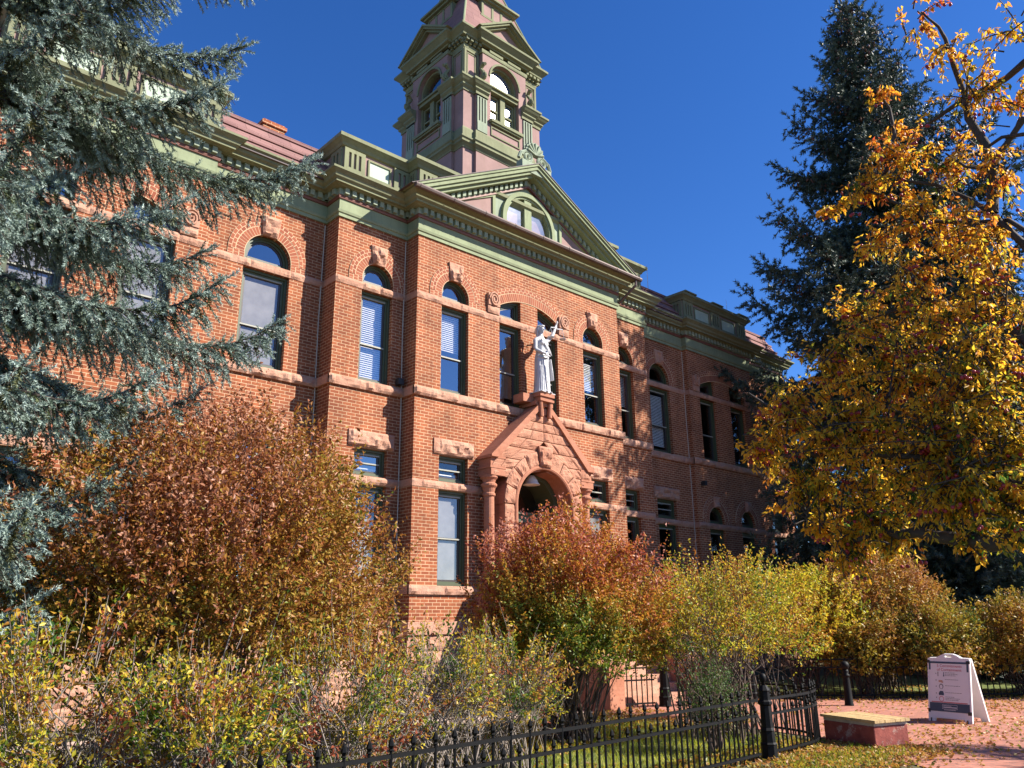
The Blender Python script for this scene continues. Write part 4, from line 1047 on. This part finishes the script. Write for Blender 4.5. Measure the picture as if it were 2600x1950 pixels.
# tints run along each ramp: own leaf colours; needle_blue also paints inner shade, lit tips
leafmat('leaf_rust', [(0, (.10, .15, .02)), (.2, (.32, .26, .035)), (.42, (.40, .22, .035)), (.65, (.32, .125, .03)), (.85, (.26, .075, .03)), (1, (.46, .22, .13))], .42)
leafmat('leaf_red', [(0, (.12, .18, .02)), (.22, (.44, .32, .04)), (.45, (.50, .23, .03)), (.68, (.44, .13, .035)), (.85, (.36, .08, .05)), (1, (.52, .22, .16))], .42)
leafmat('leaf_yellow', [(0, (.05, .12, .015)), (.22, (.20, .27, .02)), (.45, (.48, .46, .035)), (.7, (.66, .50, .04)), (.88, (.55, .28, .03)), (1, (.36, .14, .03))], .45)
leafmat('leaf_rose', [(0, (.05, .12, .015)), (.2, (.22, .27, .02)), (.42, (.56, .48, .04)), (.62, (.62, .40, .04)), (.8, (.42, .20, .035)), (1, (.30, .08, .04))], .45, .4)
leafmat('leaf_gold', [(0, (.05, .12, .02)), (.15, (.22, .26, .03)), (.36, (.82, .54, .04)), (.6, (.82, .42, .035)), (.82, (.68, .22, .03)), (1, (.5, .09, .035))], .62)
leafmat('leaf_orange', [(0, (.16, .18, .03)), (.3, (.40, .28, .04)), (.55, (.44, .22, .04)), (.8, (.38, .15, .04)), (1, (.44, .24, .12))], .4)
leafmat('leaf_hedge', [(0, (.06, .11, .02)), (.35, (.34, .27, .03)), (.65, (.36, .20, .03)), (1, (.26, .10, .03))], .4)
leafmat('leaf_green', [(0, (.02, .055, .012)), (.6, (.05, .11, .02)), (1, (.14, .20, .04))], .35)
leafmat('needle_blue', [(0, (.085, .08, .022)), (.25, (.10, .13, .06)), (.55, (.20, .27, .225)), (1, (.36, .45, .41))], .08, .5, .4)  # olive to silver needles, with inner shade and bright lit tips in the tint
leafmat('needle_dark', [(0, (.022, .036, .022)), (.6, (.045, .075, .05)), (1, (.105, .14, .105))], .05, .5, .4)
plain('cone_brown', (.13, .055, .035), .8); plain('fruit_red', (.30, .02, .03), .3)
def bush(name, c, r, nsh, nl, llen, mat, label, cat='bush', group=None, tintf=None, clump=(1.1, .55), lean=.6, shoot=(.22, .5), canes=60, cane_mat='twig_brown', hole=.0, deep=.55, wid=.5, zmin=.15, spikes=0, cane_r=.011, base_r=.3):
    o = tag(empty(name, (c[0], c[1], 0)), label, cat, group); c = np.array(c, float); r = np.array(r, float)
    u = rnd(nsh*3); u = u[u[:, 2] > -.45][:nsh]; n = len(u)
    rr = 1+.26*nfield(u, 1.9, c[0])+.12*nfield(u, 5, c[1])
    dep = 1-(1-deep)*RNG.random(n)**1.3*1.0
    P0 = c+r*u*(rr*dep)[:, None]; sd = abs(c[0]*7+c[1]*3)
    if hole: keep = nfield(P0, 2.5, sd) > -hole; u, P0 = u[keep], P0[keep]; n = len(u)
    keep = P0[:, 2] > zmin; u, P0 = u[keep], P0[keep]; n = len(u)
    D = unit(u*.9+np.array([0, 0, lean])+.45*rnd(n)); Ls = RNG.uniform(*shoot, n)
    if spikes:
        k = RNG.random(n) < spikes; Ls[k] *= 1.7; D[k] = unit(D[k]+[0, 0, .8])
    P0 = P0-D*(Ls*.55)[:, None]
    t = (np.arange(nl)+.5)/nl; bend = rnd(n)*.22
    Q = P0[:, None]+D[:, None]*(Ls[:, None]*t)[..., None]+bend[:, None]*(Ls[:, None]*t*t)[..., None]
    Q = Q.reshape(-1, 3)+RNG.normal(size=(n*nl, 3))*.012; A = np.repeat(D, nl, 0)*.5+rnd(n*nl)*.9+[0, 0, -.15]
    tv = .5+clump[1]*nfield(P0, clump[0], sd+3)+.12*RNG.normal(size=n); tv = np.repeat(tv, nl)+.16*RNG.normal(size=n*nl)
    if tintf is not None: tv = tv+tintf(Q)
    kz = Q[:, 2] > .03; Q, A, tv = Q[kz], A[kz], tv[kz]
    sz = llen*RNG.uniform(.6, 1.3, len(Q)); leaves(Q, A, sz, sz*wid, np.clip(tv, 0, 1), 'foliage', mat, o)
    st = Stems()
    for i in RNG.choice(n, min(n, canes*6), replace=False): st.add([P0[i]-D[i]*.1, P0[i]+D[i]*Ls[i]*.5+bend[i]*Ls[i]*.25, P0[i]+D[i]*Ls[i]*.97+bend[i]*Ls[i]], .0035, .0015, 3)
    for i in range(canes):
        a = RNG.uniform(0, 2*np.pi); b0 = np.array([c[0]+base_r*r[0]*np.cos(a)*RNG.random(), c[1]+base_r*r[1]*np.sin(a)*RNG.random(), 0])
        e = P0[RNG.integers(n)]; m = (b0+e)/2+RNG.normal(size=3)*.10*r+[0, 0, .25*r[2]]; m2 = (m+e)/2+RNG.normal(size=3)*.05*r
        tt = np.linspace(0, 1, 8)[:, None]; path = (1-tt)**3*b0+3*(1-tt)**2*tt*m+3*(1-tt)*tt**2*m2+tt**3*e
        path[1:-1] += RNG.normal(size=(6, 3))*.015; k = RNG.uniform(.5, 1.5); st.add(path, cane_r*k, .003, 5)
        for j in (3, 5):
            e2 = path[j]+unit(RNG.normal(size=3)+[0, 0, .6])*RNG.uniform(.2, .5); st.add([path[j], (path[j]+e2)/2+RNG.normal(size=3)*.03, e2], .004, .002, 3)
    st.build('stems', cane_mat, o); return o
def twig_template(nn, ln, wd, spread=.8):
    # a needle shoot of unit length along +x
    t = RNG.random(nn); d = unit(np.stack([np.full(nn, .75), *(RNG.normal(size=(2, nn))*spread)], 1)); b = np.stack([t*.95, np.zeros(nn), np.zeros(nn)], 1)
    s = unit(np.cross(d, rnd(nn)))*wd/2
    V = np.stack([b-s, b+s, b+d*ln], 1).reshape(-1, 3); return V
def place(tpl, P, D, S):
    # copies of the template at P along D, scaled S
    n = len(P); D = unit(D); a = unit(np.cross(D, rnd(n))); b = np.cross(D, a); M = np.stack([D, a, b], 1)*S[:, None, None]
    return (np.einsum('kj,njc->nkc', tpl, M)+P[:, None]).reshape(-1, 3)
def conifer(name, base, H, branches, label, tpl, tw_len, tw_gap, mat, trunk_r, group=None, cones=0, droop=.5, tint_tip=.55, latk=.45, hang=.25):
    # branches: list of (z, azimuth rad, length, rise)
    o = tag(empty(name, base), label, 'tree', group); st = Stems(); B = np.array(base, float)
    st.add([B, B+[.03, .02, H*.35], B+[0, 0, H*.7], B+[0, 0, H]], trunk_r, .02, 8); o_tr = st.build('trunk', 'bark_dark', o)
    st = Stems(); PP, DD, SS, TT = [], [], [], []; CP = []
    for z, az, L, rise in branches:
        k = 14; t = np.linspace(0, 1, k); h = np.array([np.cos(az), np.sin(az), 0]); lat = np.array([-np.sin(az), np.cos(az), 0]); wob = RNG.normal(size=2)*.08
        C_ = B+np.outer(t*L, h)+np.outer(t*t*L*wob[0], lat); C_[:, 2] += z+L*(rise*t-droop*np.sin(np.pi*t*.75)*t+(droop*.55)*t**4)
        st.add(C_, .012+.02*L*.5, .004, 5)
        nb = int(L/tw_gap)
        for q in range(nb):
            tt = .10+.9*(q+RNG.random()*.8)/nb; x = tt*(k-1); i = min(k-2, int(x)); p = C_[i]+(C_[i+1]-C_[i])*(x-i); d = unit(C_[i+1]-C_[i])
            for s in (-1, 1):
                l2 = L*latk*(1-tt)**.8*RNG.uniform(.6, 1.1)+tw_len*1.2
                dv = unit(d*.75+lat*s*RNG.uniform(.5, 1.)+[0, 0, -hang*RNG.random()*1.6+.05]); ns = max(1, int(l2/(tw_len*.5)))
                for w in range(ns):
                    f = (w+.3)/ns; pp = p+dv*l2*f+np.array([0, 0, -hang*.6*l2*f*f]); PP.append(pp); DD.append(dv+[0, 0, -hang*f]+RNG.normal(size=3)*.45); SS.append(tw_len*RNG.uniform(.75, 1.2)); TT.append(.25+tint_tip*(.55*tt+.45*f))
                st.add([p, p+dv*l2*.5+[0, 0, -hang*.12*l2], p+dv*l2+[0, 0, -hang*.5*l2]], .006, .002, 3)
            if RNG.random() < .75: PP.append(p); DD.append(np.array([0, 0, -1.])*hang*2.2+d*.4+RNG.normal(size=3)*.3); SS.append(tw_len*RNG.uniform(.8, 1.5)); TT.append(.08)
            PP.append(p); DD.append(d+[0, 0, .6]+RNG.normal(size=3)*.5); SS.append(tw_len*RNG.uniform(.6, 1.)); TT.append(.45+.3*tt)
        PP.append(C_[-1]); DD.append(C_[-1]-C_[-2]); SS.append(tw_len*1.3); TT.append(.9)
        if cones and z > H*cones:
            for q in range(int(7+L*4)):
                tt = RNG.uniform(.55, 1); x = tt*(k-1); i = min(k-2, int(x)); CP.append(C_[i]+RNG.normal(size=3)*[.16, .16, .06]+[0, 0, -.08])
    P, D, S_ = np.array(PP), np.array(DD), np.array(SS); T = np.array(TT)
    V = place(tpl, P, D, S_); F = np.arange(len(V)).reshape(-1, 3); nt = len(tpl)
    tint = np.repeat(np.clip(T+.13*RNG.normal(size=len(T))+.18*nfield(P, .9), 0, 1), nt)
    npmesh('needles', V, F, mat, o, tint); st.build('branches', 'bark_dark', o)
    if CP:
        CP = np.array(CP); n = len(CP); pr = [(0, .0), (.5, -.25), (.42, -.65), (0, -1)]; V = []; F = []
        for c in CP:
            b = len(V); V += [c]; s = RNG.uniform(.12, .17)
            for rr, zz in pr[1:3]: V += [c+s*np.array([rr*.55*np.cos(a), rr*.55*np.sin(a), zz]) for a in (0, 1.57, 3.14, 4.71)]
            V += [c+s*np.array([0, 0, -1.])]
            for i in range(4): j = (i+1) % 4; F += [(b, b+1+i, b+1+j), (b+1+i, b+5+i, b+5+j), (b+1+i, b+5+j, b+1+j), (b+5+i, b+9, b+5+j)]
        oo = npmesh('cones', V, F, 'cone_brown', o); oo['kind'] = 'stuff'
    return o
# ------------------------------------------------------------------ ground, lawn, paving, litter
def ground_mat():
    t = NT('soil'); v = t.coords(); f = t.noise(v, .8, 6, .7); f2 = t.noise(v, 30, 4, .8)
    c = t.ramp(f, [(.3, (.07, .085, .025)), (.6, (.10, .085, .04))]); t.base(t.mix(.5, c, t.ramp(f2, [(.35, (.5, .5, .45)), (.65, (1.5, 1.35, 1.1))]), 'MULTIPLY')); t.rough(.95); t.bump(f2, .5, .03)
def lawn_mat():
    t = NT('turf'); v = t.coords(); f = t.noise(v, .9, 5, .7); f2 = t.noise(v, 60, 3, .8)
    c = t.ramp(f, [(.3, (.085, .13, .022)), (.65, (.16, .18, .04))]); t.base(t.mix(.5, c, t.ramp(f2, [(.35, (.6, .6, .5)), (.65, (1.4, 1.3, 1.1))]), 'MULTIPLY')); t.rough(.9); t.bump(f2, .6, .03)
def pave_mat():
    t = NT('red_paving'); v = t.coords(); mp = t.node('ShaderNodeMapping'); mp.inputs['Rotation'].default_value = (0, 0, R_(32)); t.link(v, mp.inputs[0])
    b = bricktex(t, mp.outputs[0], .24, .12, .008, (.44, .18, .12), (.33, .12, .08), (.20, .13, .10), .5, .3)
    f = t.noise(v, 1.2, 5, .7); f2 = t.noise(v, 25, 4)
    c = t.mix(.45, b.outputs['Color'], t.ramp(f, [(.3, (.65, .65, .65)), (.7, (1.35, 1.25, 1.2))]), 'MULTIPLY'); c = t.mix(.3, c, t.ramp(f2, [(.35, (.7, .7, .7)), (.65, (1.3, 1.3, 1.3))]), 'MULTIPLY')
    t.base(c); t.rough(.85); t.bump(t.math('SUBTRACT', t.math('MULTIPLY', f2, .4), b.outputs['Fac']), .4, .01)
ground_mat(); lawn_mat(); pave_mat(); plain('concrete_walk', (.40, .30, .24), .9, 0, .2, 3, .2)
def sheet(name, pts, z, mat):
    m = MB(); m.poly([(x, y, z) for x, y in pts]); o = m.build(name, mat); o['kind'] = 'structure'; return o
sheet('ground', [(-600, -600), (600, -600), (600, 900), (-600, 900)], 0, 'soil')
sheet('lawn', [(-16, -8.6), (-4.6, -8.45), (-3.4, -8.3), (-2.6, -7.6), (-2.4, -5.6), (-2.6, -4.9), (-16, -1.2)], .004, 'turf')
sheet('lawn', [(3.2, -5.2), (7.5, -9.4), (14, -9), (14, -2), (5, -2)], .004, 'turf')
sheet('path', [(-16, .1), (-6.4, -1.0), (-2.6, -3.2), (-.4, -3.2), (-.4, -4.2), (-2.7, -4.75), (-6.85, -1.75), (-16, -.7)], .008, 'concrete_walk')
sheet('paving', [(-3.4, -9.55), (-2.75, -9.2), (-2.35, -8.2), (-2.1, -7.0), (-1.9, -4.5), (-1.9, -3.3), (2.2, -3.3), (2.2, -4.4), (3.4, -5.7), (9, -11.5), (9, -30), (-6, -16), (-5, -12)], .012, 'red_paving')
def scatter(name, label_kind, regions, mat, size, tint=(0, 1)):
    P = []
    for (x0, x1, y0, y1, n) in regions:
        P.append(np.stack([RNG.uniform(x0, x1, n), RNG.uniform(y0, y1, n), np.full(n, .016)+RNG.random(n)*.02], 1))
    P = np.concatenate(P); k = nfield(P, .9, 5.) > -.25; P = P[k]; n = len(P)
    A = rnd(n)*[1, 1, .35]; o = leaves(P, A, RNG.uniform(.6, 1.3, n)*size, RNG.uniform(.6, 1.2, n)*size*.7, np.clip(.5+.3*RNG.normal(size=n), 0, 1), name, mat, None); o['kind'] = 'stuff'; return o
scatter('fallen_leaves', None, [(-12, -2.6, -9.1, -7.9, 5200), (-4.6, -2.2, -9.9, -8.3, 2600), (-3, 5, -9.8, -4.5, 1500), (-4, 2, -10.5, -8.8, 900), (-7.5, -1, -6.5, -3.6, 5200), (2.6, 7.5, -9.5, -5.2, 2200), (-12, -6, -7.9, -2, 2600), (-4.6, -2, -5, -3.8, 1800)], 'leaf_orange', .055)
n = 42000; P = np.stack([RNG.uniform(-12.5, -2.7, n), RNG.uniform(-9.7, -2.2, n), np.full(n, .003)], 1); P = P[((P[:, 1] < -8.75) & (P[:, 0] > -4.8) & (P[:, 0] < -2.5) & (P[:, 1] > -9.6)) | ((P[:, 1] > -8.4) & (P[:, 1] < -3.2-.42*(P[:, 0]+4.8)))]; n = len(P)
g_ = leaves(P, np.array([0, 0, 1.])+rnd(n)*.6, RNG.uniform(.04, .10, n), .008, np.clip(.35+.3*nfield(P, .8)+.12*RNG.normal(size=n), 0, 1), 'grass', 'leaf_yellow', None); g_['kind'] = 'stuff'
# ------------------------------------------------------------------ bushes
def tz(z0, k): return lambda Q: (Q[:, 2]-z0)*k
bush('lilac_bush', (-10.6, -6.65, 1.9), (1.9, 1.5, 1.72), 8200, 17, .047, 'leaf_rust', 'large rust brown bush under the blue spruce branches', 'bush', 'autumn bushes before the courthouse', tz(2.05, .22), canes=130, hole=.22, deep=.42, spikes=.14, cane_r=.014)
bush('lilac_bush', (-4.95, -5.75, 1.6), (1.55, 1.45, 1.5), 5600, 16, .055, 'leaf_red', 'red and orange bush hiding the entrance steps', 'bush', 'autumn bushes before the courthouse', tz(2.2, .33), canes=110, hole=.22, deep=.42, spikes=.12, cane_r=.013)
bush('yellow_shrub', (-3.0, -7.05, 1.55), (1.3, 1.35, 1.0), 1700, 14, .048, 'leaf_yellow', 'yellow green shrub with bare stems inside the curved fence', 'bush', 'autumn bushes before the courthouse', tz(.9, .12), clump=(2.4, .9), canes=80, hole=.12, cane_mat='twig_brown', spikes=.2, base_r=.7)
bush('yellow_shrub', (-1.3, -5.6, 1.35), (1.0, 1.0, .95), 1000, 14, .045, 'leaf_yellow', 'yellow shrub to the right of the entrance steps', 'bush', 'autumn bushes before the courthouse', tz(.3, .14), clump=(2.4, .9), canes=60, hole=.15, cane_mat='twig_brown', spikes=.1)
bush('green_shrub', (-4.35, -7.75, .55), (.42, .4, .5), 260, 12, .035, 'leaf_green', 'small dark green shrub behind the cast iron fence post', 'bush', None, None, canes=25)
for k, (x, y, z, rx, rz_, ns_, lab) in enumerate(((-12.05, -7.95, .85, .75, .75, 620, 'yellow rose bush at the far left corner below the spruce'), (-11.1, -8.1, .8, .75, .72, 620, 'yellow green rose bush below the middle of the rust brown bush'), (-10.0, -8.05, .85, .8, .7, 560, 'yellow rose bush with pale canes below the right side of the rust brown bush'), (-8.55, -7.35, .95, .85, .62, 430, 'thin yellow rose bush with arching canes between the rust and the red bush'), (-7.15, -6.9, .85, .85, .65, 420, 'sparse yellow green rose bush left of the red bush'))):
    bush('rose_bush', (x, y, z), (rx, .65, rz_+.08), int(ns_*1.35), 13, .044, 'leaf_rose', lab, 'bush', 'rose bushes along the front fence', lambda Q: .06-.10*(Q[:, 2]-.9), clump=(3.2, 1.1), canes=62 if k < 3 else 70, cane_mat='bark_grey', hole=.03, deep=.35, spikes=.15, cane_r=.0075, base_r=.8, shoot=(.15, .4))
for x, y, z, rx, ry, rz_, ns_, mat, nm, lab in ((3.9, -4.6, 1.5, 1.5, 1.4, 1.25, 900, 'leaf_yellow', 'yellow_shrub', 'tall yellow shrub behind the left end of the far fence'), (5.7, -5.6, 1.75, 1.6, 1.5, 1.5, 1300, 'leaf_orange', 'orange_shrub', 'orange tan shrub rising highest above the far yellow hedge'), (5.3, -7.0, .95, 1.1, 1.0, .95, 800, 'leaf_hedge', 'hedge_shrub', 'golden hedge shrub directly behind the sandwich board'), (6.6, -8.2, 1.0, 1.1, 1.1, 1.0, 800, 'leaf_hedge', 'hedge_shrub', 'golden hedge shrub at the right end of the far fence'), (4.3, -5.7, .9, 1.0, 1.0, .9, 700, 'leaf_hedge', 'hedge_shrub', 'golden hedge shrub behind the fence by the bollard'), (8.3, -9.3, 1.1, 1.3, 1.3, 1.1, 700, 'leaf_hedge', 'hedge_shrub', 'golden hedge shrub at the right edge beyond the fence')):
    bush(nm, (x, y, z), (rx, ry, rz_), int(ns_*1.5), 14, .075, mat, lab, 'bush', 'shrubs behind the far fence', (lambda Q: .22+0*Q[:, 0]) if mat == 'leaf_yellow' else None, canes=40, hole=.45, cane_r=.013)
# ------------------------------------------------------------------ spruces
tplN = twig_template(58, .21, .055, .8)
br = []; az0 = math.atan2(-.25, .97)
for z, L, da, ri in ((8.55, 2.05, .12, .06), (8.3, 1.5, -.55, .05), (7.15, 1.75, .08, .10), (7.0, 1.3, -.5, .1), (6.0, 2.55, .10, .12), (6.1, 1.7, -.4, .1), (5.05, 1.7, .25, .08), (4.95, 1.4, -.45, .1), (4.35, 2.5, .13, .12), (4.3, 1.8, -.3, .1), (3.75, 1.9, .25, .06), (3.5, 1.35, -.35, .05), (3.0, 1.25, .15, .0), (2.75, 1.1, -.35, -.02), (2.35, 1.0, .1, -.1), (1.95, .85, -.4, -.1)):
    br.append((z, az0+da, L+.35, ri))
zz = 1.9
while zz < 9:
    for a in range(1): br.append((zz+RNG.uniform(0, .4), az0+RNG.uniform(-.9, .6), RNG.uniform(.85, 1.6) if zz > 3 else RNG.uniform(.7, 1.1), RNG.uniform(0, .12)))
    zz += .42
zz = 2.0
while zz < 11.5:
    for a in range(2): br.append((zz+RNG.uniform(0, .3), RNG.uniform(-math.pi*.95, -1.0) if a else RNG.uniform(.9, math.pi), min(1.6, .45+(11.8-zz)*.16)*RNG.uniform(.8, 1.1), .08))
    zz += .5
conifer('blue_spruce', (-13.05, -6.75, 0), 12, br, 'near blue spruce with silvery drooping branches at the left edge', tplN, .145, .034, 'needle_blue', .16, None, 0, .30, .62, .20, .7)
tplF = twig_template(30, .34, .10, .8)
def far_branches(H, k, gap, nper, zmin, rmax, seed=0):
    out = []; z = zmin
    while z < H-.25:
        L = min(rmax, (H-z)*k+.12)
        for a in range(nper): out.append((z+RNG.uniform(-.2, .2), 2*math.pi*(a+RNG.random()*.7)/nper+z*1.7, L*RNG.uniform(.6, 1.15), .12 if z < H*.6 else .35))
        z += gap*(.6+.6*(1-z/H))
    return out
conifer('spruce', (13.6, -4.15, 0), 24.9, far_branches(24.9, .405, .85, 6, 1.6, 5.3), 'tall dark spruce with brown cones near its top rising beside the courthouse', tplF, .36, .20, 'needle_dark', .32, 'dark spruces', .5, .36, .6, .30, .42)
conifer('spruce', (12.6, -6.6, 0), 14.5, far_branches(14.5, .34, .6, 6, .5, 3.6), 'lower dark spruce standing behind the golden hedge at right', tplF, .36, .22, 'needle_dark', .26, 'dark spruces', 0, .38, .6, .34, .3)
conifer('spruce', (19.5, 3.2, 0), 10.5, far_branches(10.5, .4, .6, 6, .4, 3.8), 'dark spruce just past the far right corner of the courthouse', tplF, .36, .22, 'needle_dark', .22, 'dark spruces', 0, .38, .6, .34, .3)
# ------------------------------------------------------------------ crab apple
crab = tag(empty('crabapple_tree', (-7.0, -13.5, 0)), 'golden crabapple tree with red fruit reaching in from the right edge', 'tree')
CB = np.array([(-8.57, -12.69, 5.40, 0.22, 120), (-8.44, -12.80, 5.09, 0.20, 100), (-8.27, -12.28, 5.22, 0.14, 90), (-8.26, -12.31, 4.91, 0.15, 60), (-8.66, -13.18, 5.03, 0.25, 120), (-8.51, -12.91, 4.78, 0.25, 150), (-8.28, -13.02, 4.74, 0.30, 160), (-8.35, -12.38, 4.62, 0.30, 300), (-8.17, -12.61, 4.52, 0.30, 250), (-8.40, -12.96, 4.18, 0.30, 200), (-8.43, -12.13, 4.45, 0.22, 220), (-8.42, -11.89, 4.40, 0.14, 80), (-8.23, -12.40, 4.17, 0.35, 400), (-8.35, -12.75, 3.83, 0.35, 350), (-8.34, -12.09, 4.08, 0.20, 150), (-8.38, -12.27, 3.71, 0.40, 500), (-8.47, -12.67, 3.40, 0.40, 600), (-8.28, -11.97, 3.60, 0.28, 380), (-8.47, -11.79, 3.24, 0.30, 450), (-8.50, -12.23, 3.15, 0.45, 800), (-8.57, -12.68, 2.95, 0.45, 800), (-8.61, -11.48, 2.91, 0.28, 450), (-8.65, -11.86, 2.73, 0.40, 800), (-8.58, -12.30, 2.61, 0.45, 900), (-8.66, -12.73, 2.51, 0.45, 800), (-8.64, -11.23, 2.68, 0.20, 220), (-8.59, -11.53, 2.45, 0.28, 450), (-8.52, -11.92, 2.28, 0.33, 600), (-8.65, -12.42, 2.24, 0.35, 600), (-8.66, -12.73, 2.16, 0.30, 400), (-8.51, -11.70, 2.01, 0.20, 250), (-8.50, -11.97, 2.04, 0.20, 200), (-8.53, -12.46, 2.00, 0.18, 150), (-8.47, -11.54, 2.20, 0.20, 200)])
CL = [[(-8.50, -12.98, 1.98), (-8.56, -12.72, 2.02), (-8.56, -12.38, 2.03), (-8.53, -12.15, 2.09), (-8.52, -11.92, 2.13)], [(-8.53, -12.15, 2.09), (-8.52, -12.18, 2.18), (-8.53, -12.16, 2.26)], [(-8.27, -13.12, 3.02), (-8.30, -12.94, 3.77), (-8.33, -12.80, 4.04), (-8.30, -12.53, 4.36), (-8.29, -12.22, 4.59)], [(-8.31, -13.50, 5.02), (-8.36, -13.16, 4.92), (-8.33, -12.80, 4.87), (-8.28, -12.60, 4.85), (-8.24, -12.38, 4.89)], [(-8.33, -12.82, 4.02), (-8.32, -12.86, 4.49), (-8.33, -12.80, 4.90), (-8.44, -12.78, 5.29), (-8.56, -12.70, 5.49)], [(-8.33, -13.38, 4.34), (-8.37, -13.08, 4.44), (-8.32, -12.84, 4.47), (-8.27, -12.64, 4.50)], [(-8.37, -13.10, 4.55), (-8.33, -12.82, 4.33), (-8.28, -12.61, 4.57)], [(-8.48, -13.04, 2.33), (-8.48, -12.63, 2.86), (-8.41, -12.18, 3.07), (-8.48, -11.76, 3.19)], [(-8.58, -13.05, 2.21), (-8.62, -12.50, 2.39), (-8.61, -11.95, 2.59), (-8.59, -11.31, 2.78), (-8.69, -11.14, 2.84)], [(-8.47, -13.12, 2.75), (-8.44, -12.79, 3.27), (-8.35, -12.36, 3.58), (-8.43, -11.86, 3.51)], [(-8.41, -12.18, 3.07), (-8.56, -11.83, 2.80), (-8.63, -11.46, 2.92), (-8.66, -11.20, 3.14)], [(-8.52, -11.92, 2.13), (-8.51, -11.70, 2.06), (-8.48, -11.52, 2.20)], [(-8.35, -13.22, 3.45), (-8.31, -12.89, 3.95), (-8.23, -12.40, 4.17), (-8.43, -12.13, 4.45), (-8.43, -11.87, 4.41), (-8.48, -11.76, 4.34)], [(-8.29, -12.22, 4.59), (-8.26, -12.31, 4.91), (-8.29, -12.25, 5.26)]]
st = Stems(); TB = np.array([-7.0, -13.5, 0.]); FORK = np.array([-7.2, -13.4, 1.9])
st.add([TB, TB+[-.03, .02, .8], FORK, FORK+[.1, 0, 1.6], FORK+[.2, .1, 3.2]], .17, .07, 10)
for k, pts in enumerate(CL):
    p = [np.array(q) for q in pts]
    if k in (0, 2, 3, 5, 7, 8, 9, 12):
        a = np.array([-7.15, -13.4, max(1.7, min(4.8, p[0][2]-.25))]); p = [a]+p
    q = []
    for a, b in zip(p[:-1], p[1:]): q += [a, (a+b)/2+RNG.normal(size=3)*.025]
    q.append(p[-1]); r0 = .055 if k == 0 else .035 if k in (2, 3, 4, 7, 8, 9) else .02
    st.add(q, r0, .006 if k != 0 else .03, 7)
PL = np.array([p for pts in CL for p in pts]); P, A, T, FR = [], [], [], []
for x, y, z, r, n in CB:
    c = np.array([x, y, z]); j = PL[np.argmin(((PL-c)**2).sum(1))]; n = int(n*(3.4 if z < 3.3 else 2.6 if z < 4.2 else 2.3)); ntw = max(7, n//26)
    for _ in range(ntw):
        e = c+unit(RNG.normal(size=3))*r*RNG.uniform(.3, 1.25)*np.array([1, 1, .95]); s = j+(c-j)*RNG.uniform(.2, .95)+RNG.normal(size=3)*r*.25; m = (s+e)/2+RNG.normal(size=3)*.05*r+[0, 0, .06]
        tt = np.linspace(0, 1, 6)[:, None]; path = (1-tt)**2*s+2*(1-tt)*tt*m+tt**2*e; st.add(path, .006, .002, 4)
        k = max(4, n//ntw); ti = RNG.uniform(.25, 1, k); xi = ti*5; ii = np.minimum(4, xi.astype(int)); pp = path[ii]+(path[ii+1]-path[ii])*(xi-ii)[:, None]
        P.append(pp+RNG.normal(size=(k, 3))*.012); A.append(np.array([0, 0, -.75])+rnd(k)*.75+unit(e-s)*.3); T.append(np.full(k, .47+.13*RNG.normal())+.13*RNG.normal(size=k)-.18*(RNG.random(k) < .14))
        if RNG.random() < .22: FR.append((path[RNG.integers(2, 6)], RNG.integers(2, 6)))
P, A, T = np.concatenate(P), np.concatenate(A), np.concatenate(T); sz = RNG.uniform(.027, .052, len(P))
leaves(P, A, sz, sz*.42, np.clip(T+.16*nfield(P, 1.3)+.06*(P[:, 2]-3.2), 0, 1), 'crown', 'leaf_gold', crab); st.build('branches', 'bark_dark', crab)
m = MB()
for p, k in FR:
    for i in range(k): m.sphere(tuple(p+np.array([RNG.normal()*.02, RNG.normal()*.02, -.035-.02*RNG.random()])), .0115, 7, 5)
fo = m.build('crabapple_fruit', 'fruit_red', crab, True); fo['kind'] = 'stuff'
shade = tag(empty('ash_tree', (2.6, -16.2, 0)), 'thin autumn tree beside the red paving at right, throwing dappled shade on it', 'tree')
st = Stems(); b0 = np.array([2.6, -16.2, 0.]); st.add([b0, b0+[0, .1, 1.6], b0+[.1, .1, 3.4], b0+[0, 0, 6.5]], .13, .03, 9); P, A = [], []
for k in range(60):
    s = b0+[0, .05, RNG.uniform(1.9, 6)]; dv = unit(RNG.normal(size=3)*[1, 1, .35]+[0, 0, .25]); L = RNG.uniform(.9, 2.1); e2 = s+dv*L; st.add([s, s+dv*L*.5+[0, 0, .12], e2], .025, .005, 5)
    for q in range(9):
        f = RNG.uniform(.35, 1); p = s+dv*L*f; r_ = unit(RNG.normal(size=3)); st.add([p, p+r_*.35], .006, .002, 3); nn = RNG.integers(12, 34); P.append(p+r_*.35*RNG.random((nn, 1))+RNG.normal(size=(nn, 3))*.06); A.append(rnd(nn)+[0, 0, -.6])
P, A = np.concatenate(P), np.concatenate(A); leaves(P, A, RNG.uniform(.05, .09, len(P)), .045, np.clip(.5+.2*RNG.normal(size=len(P)), 0, 1), 'crown', 'leaf_gold', shade); st.build('trunk', 'bark_dark', shade)
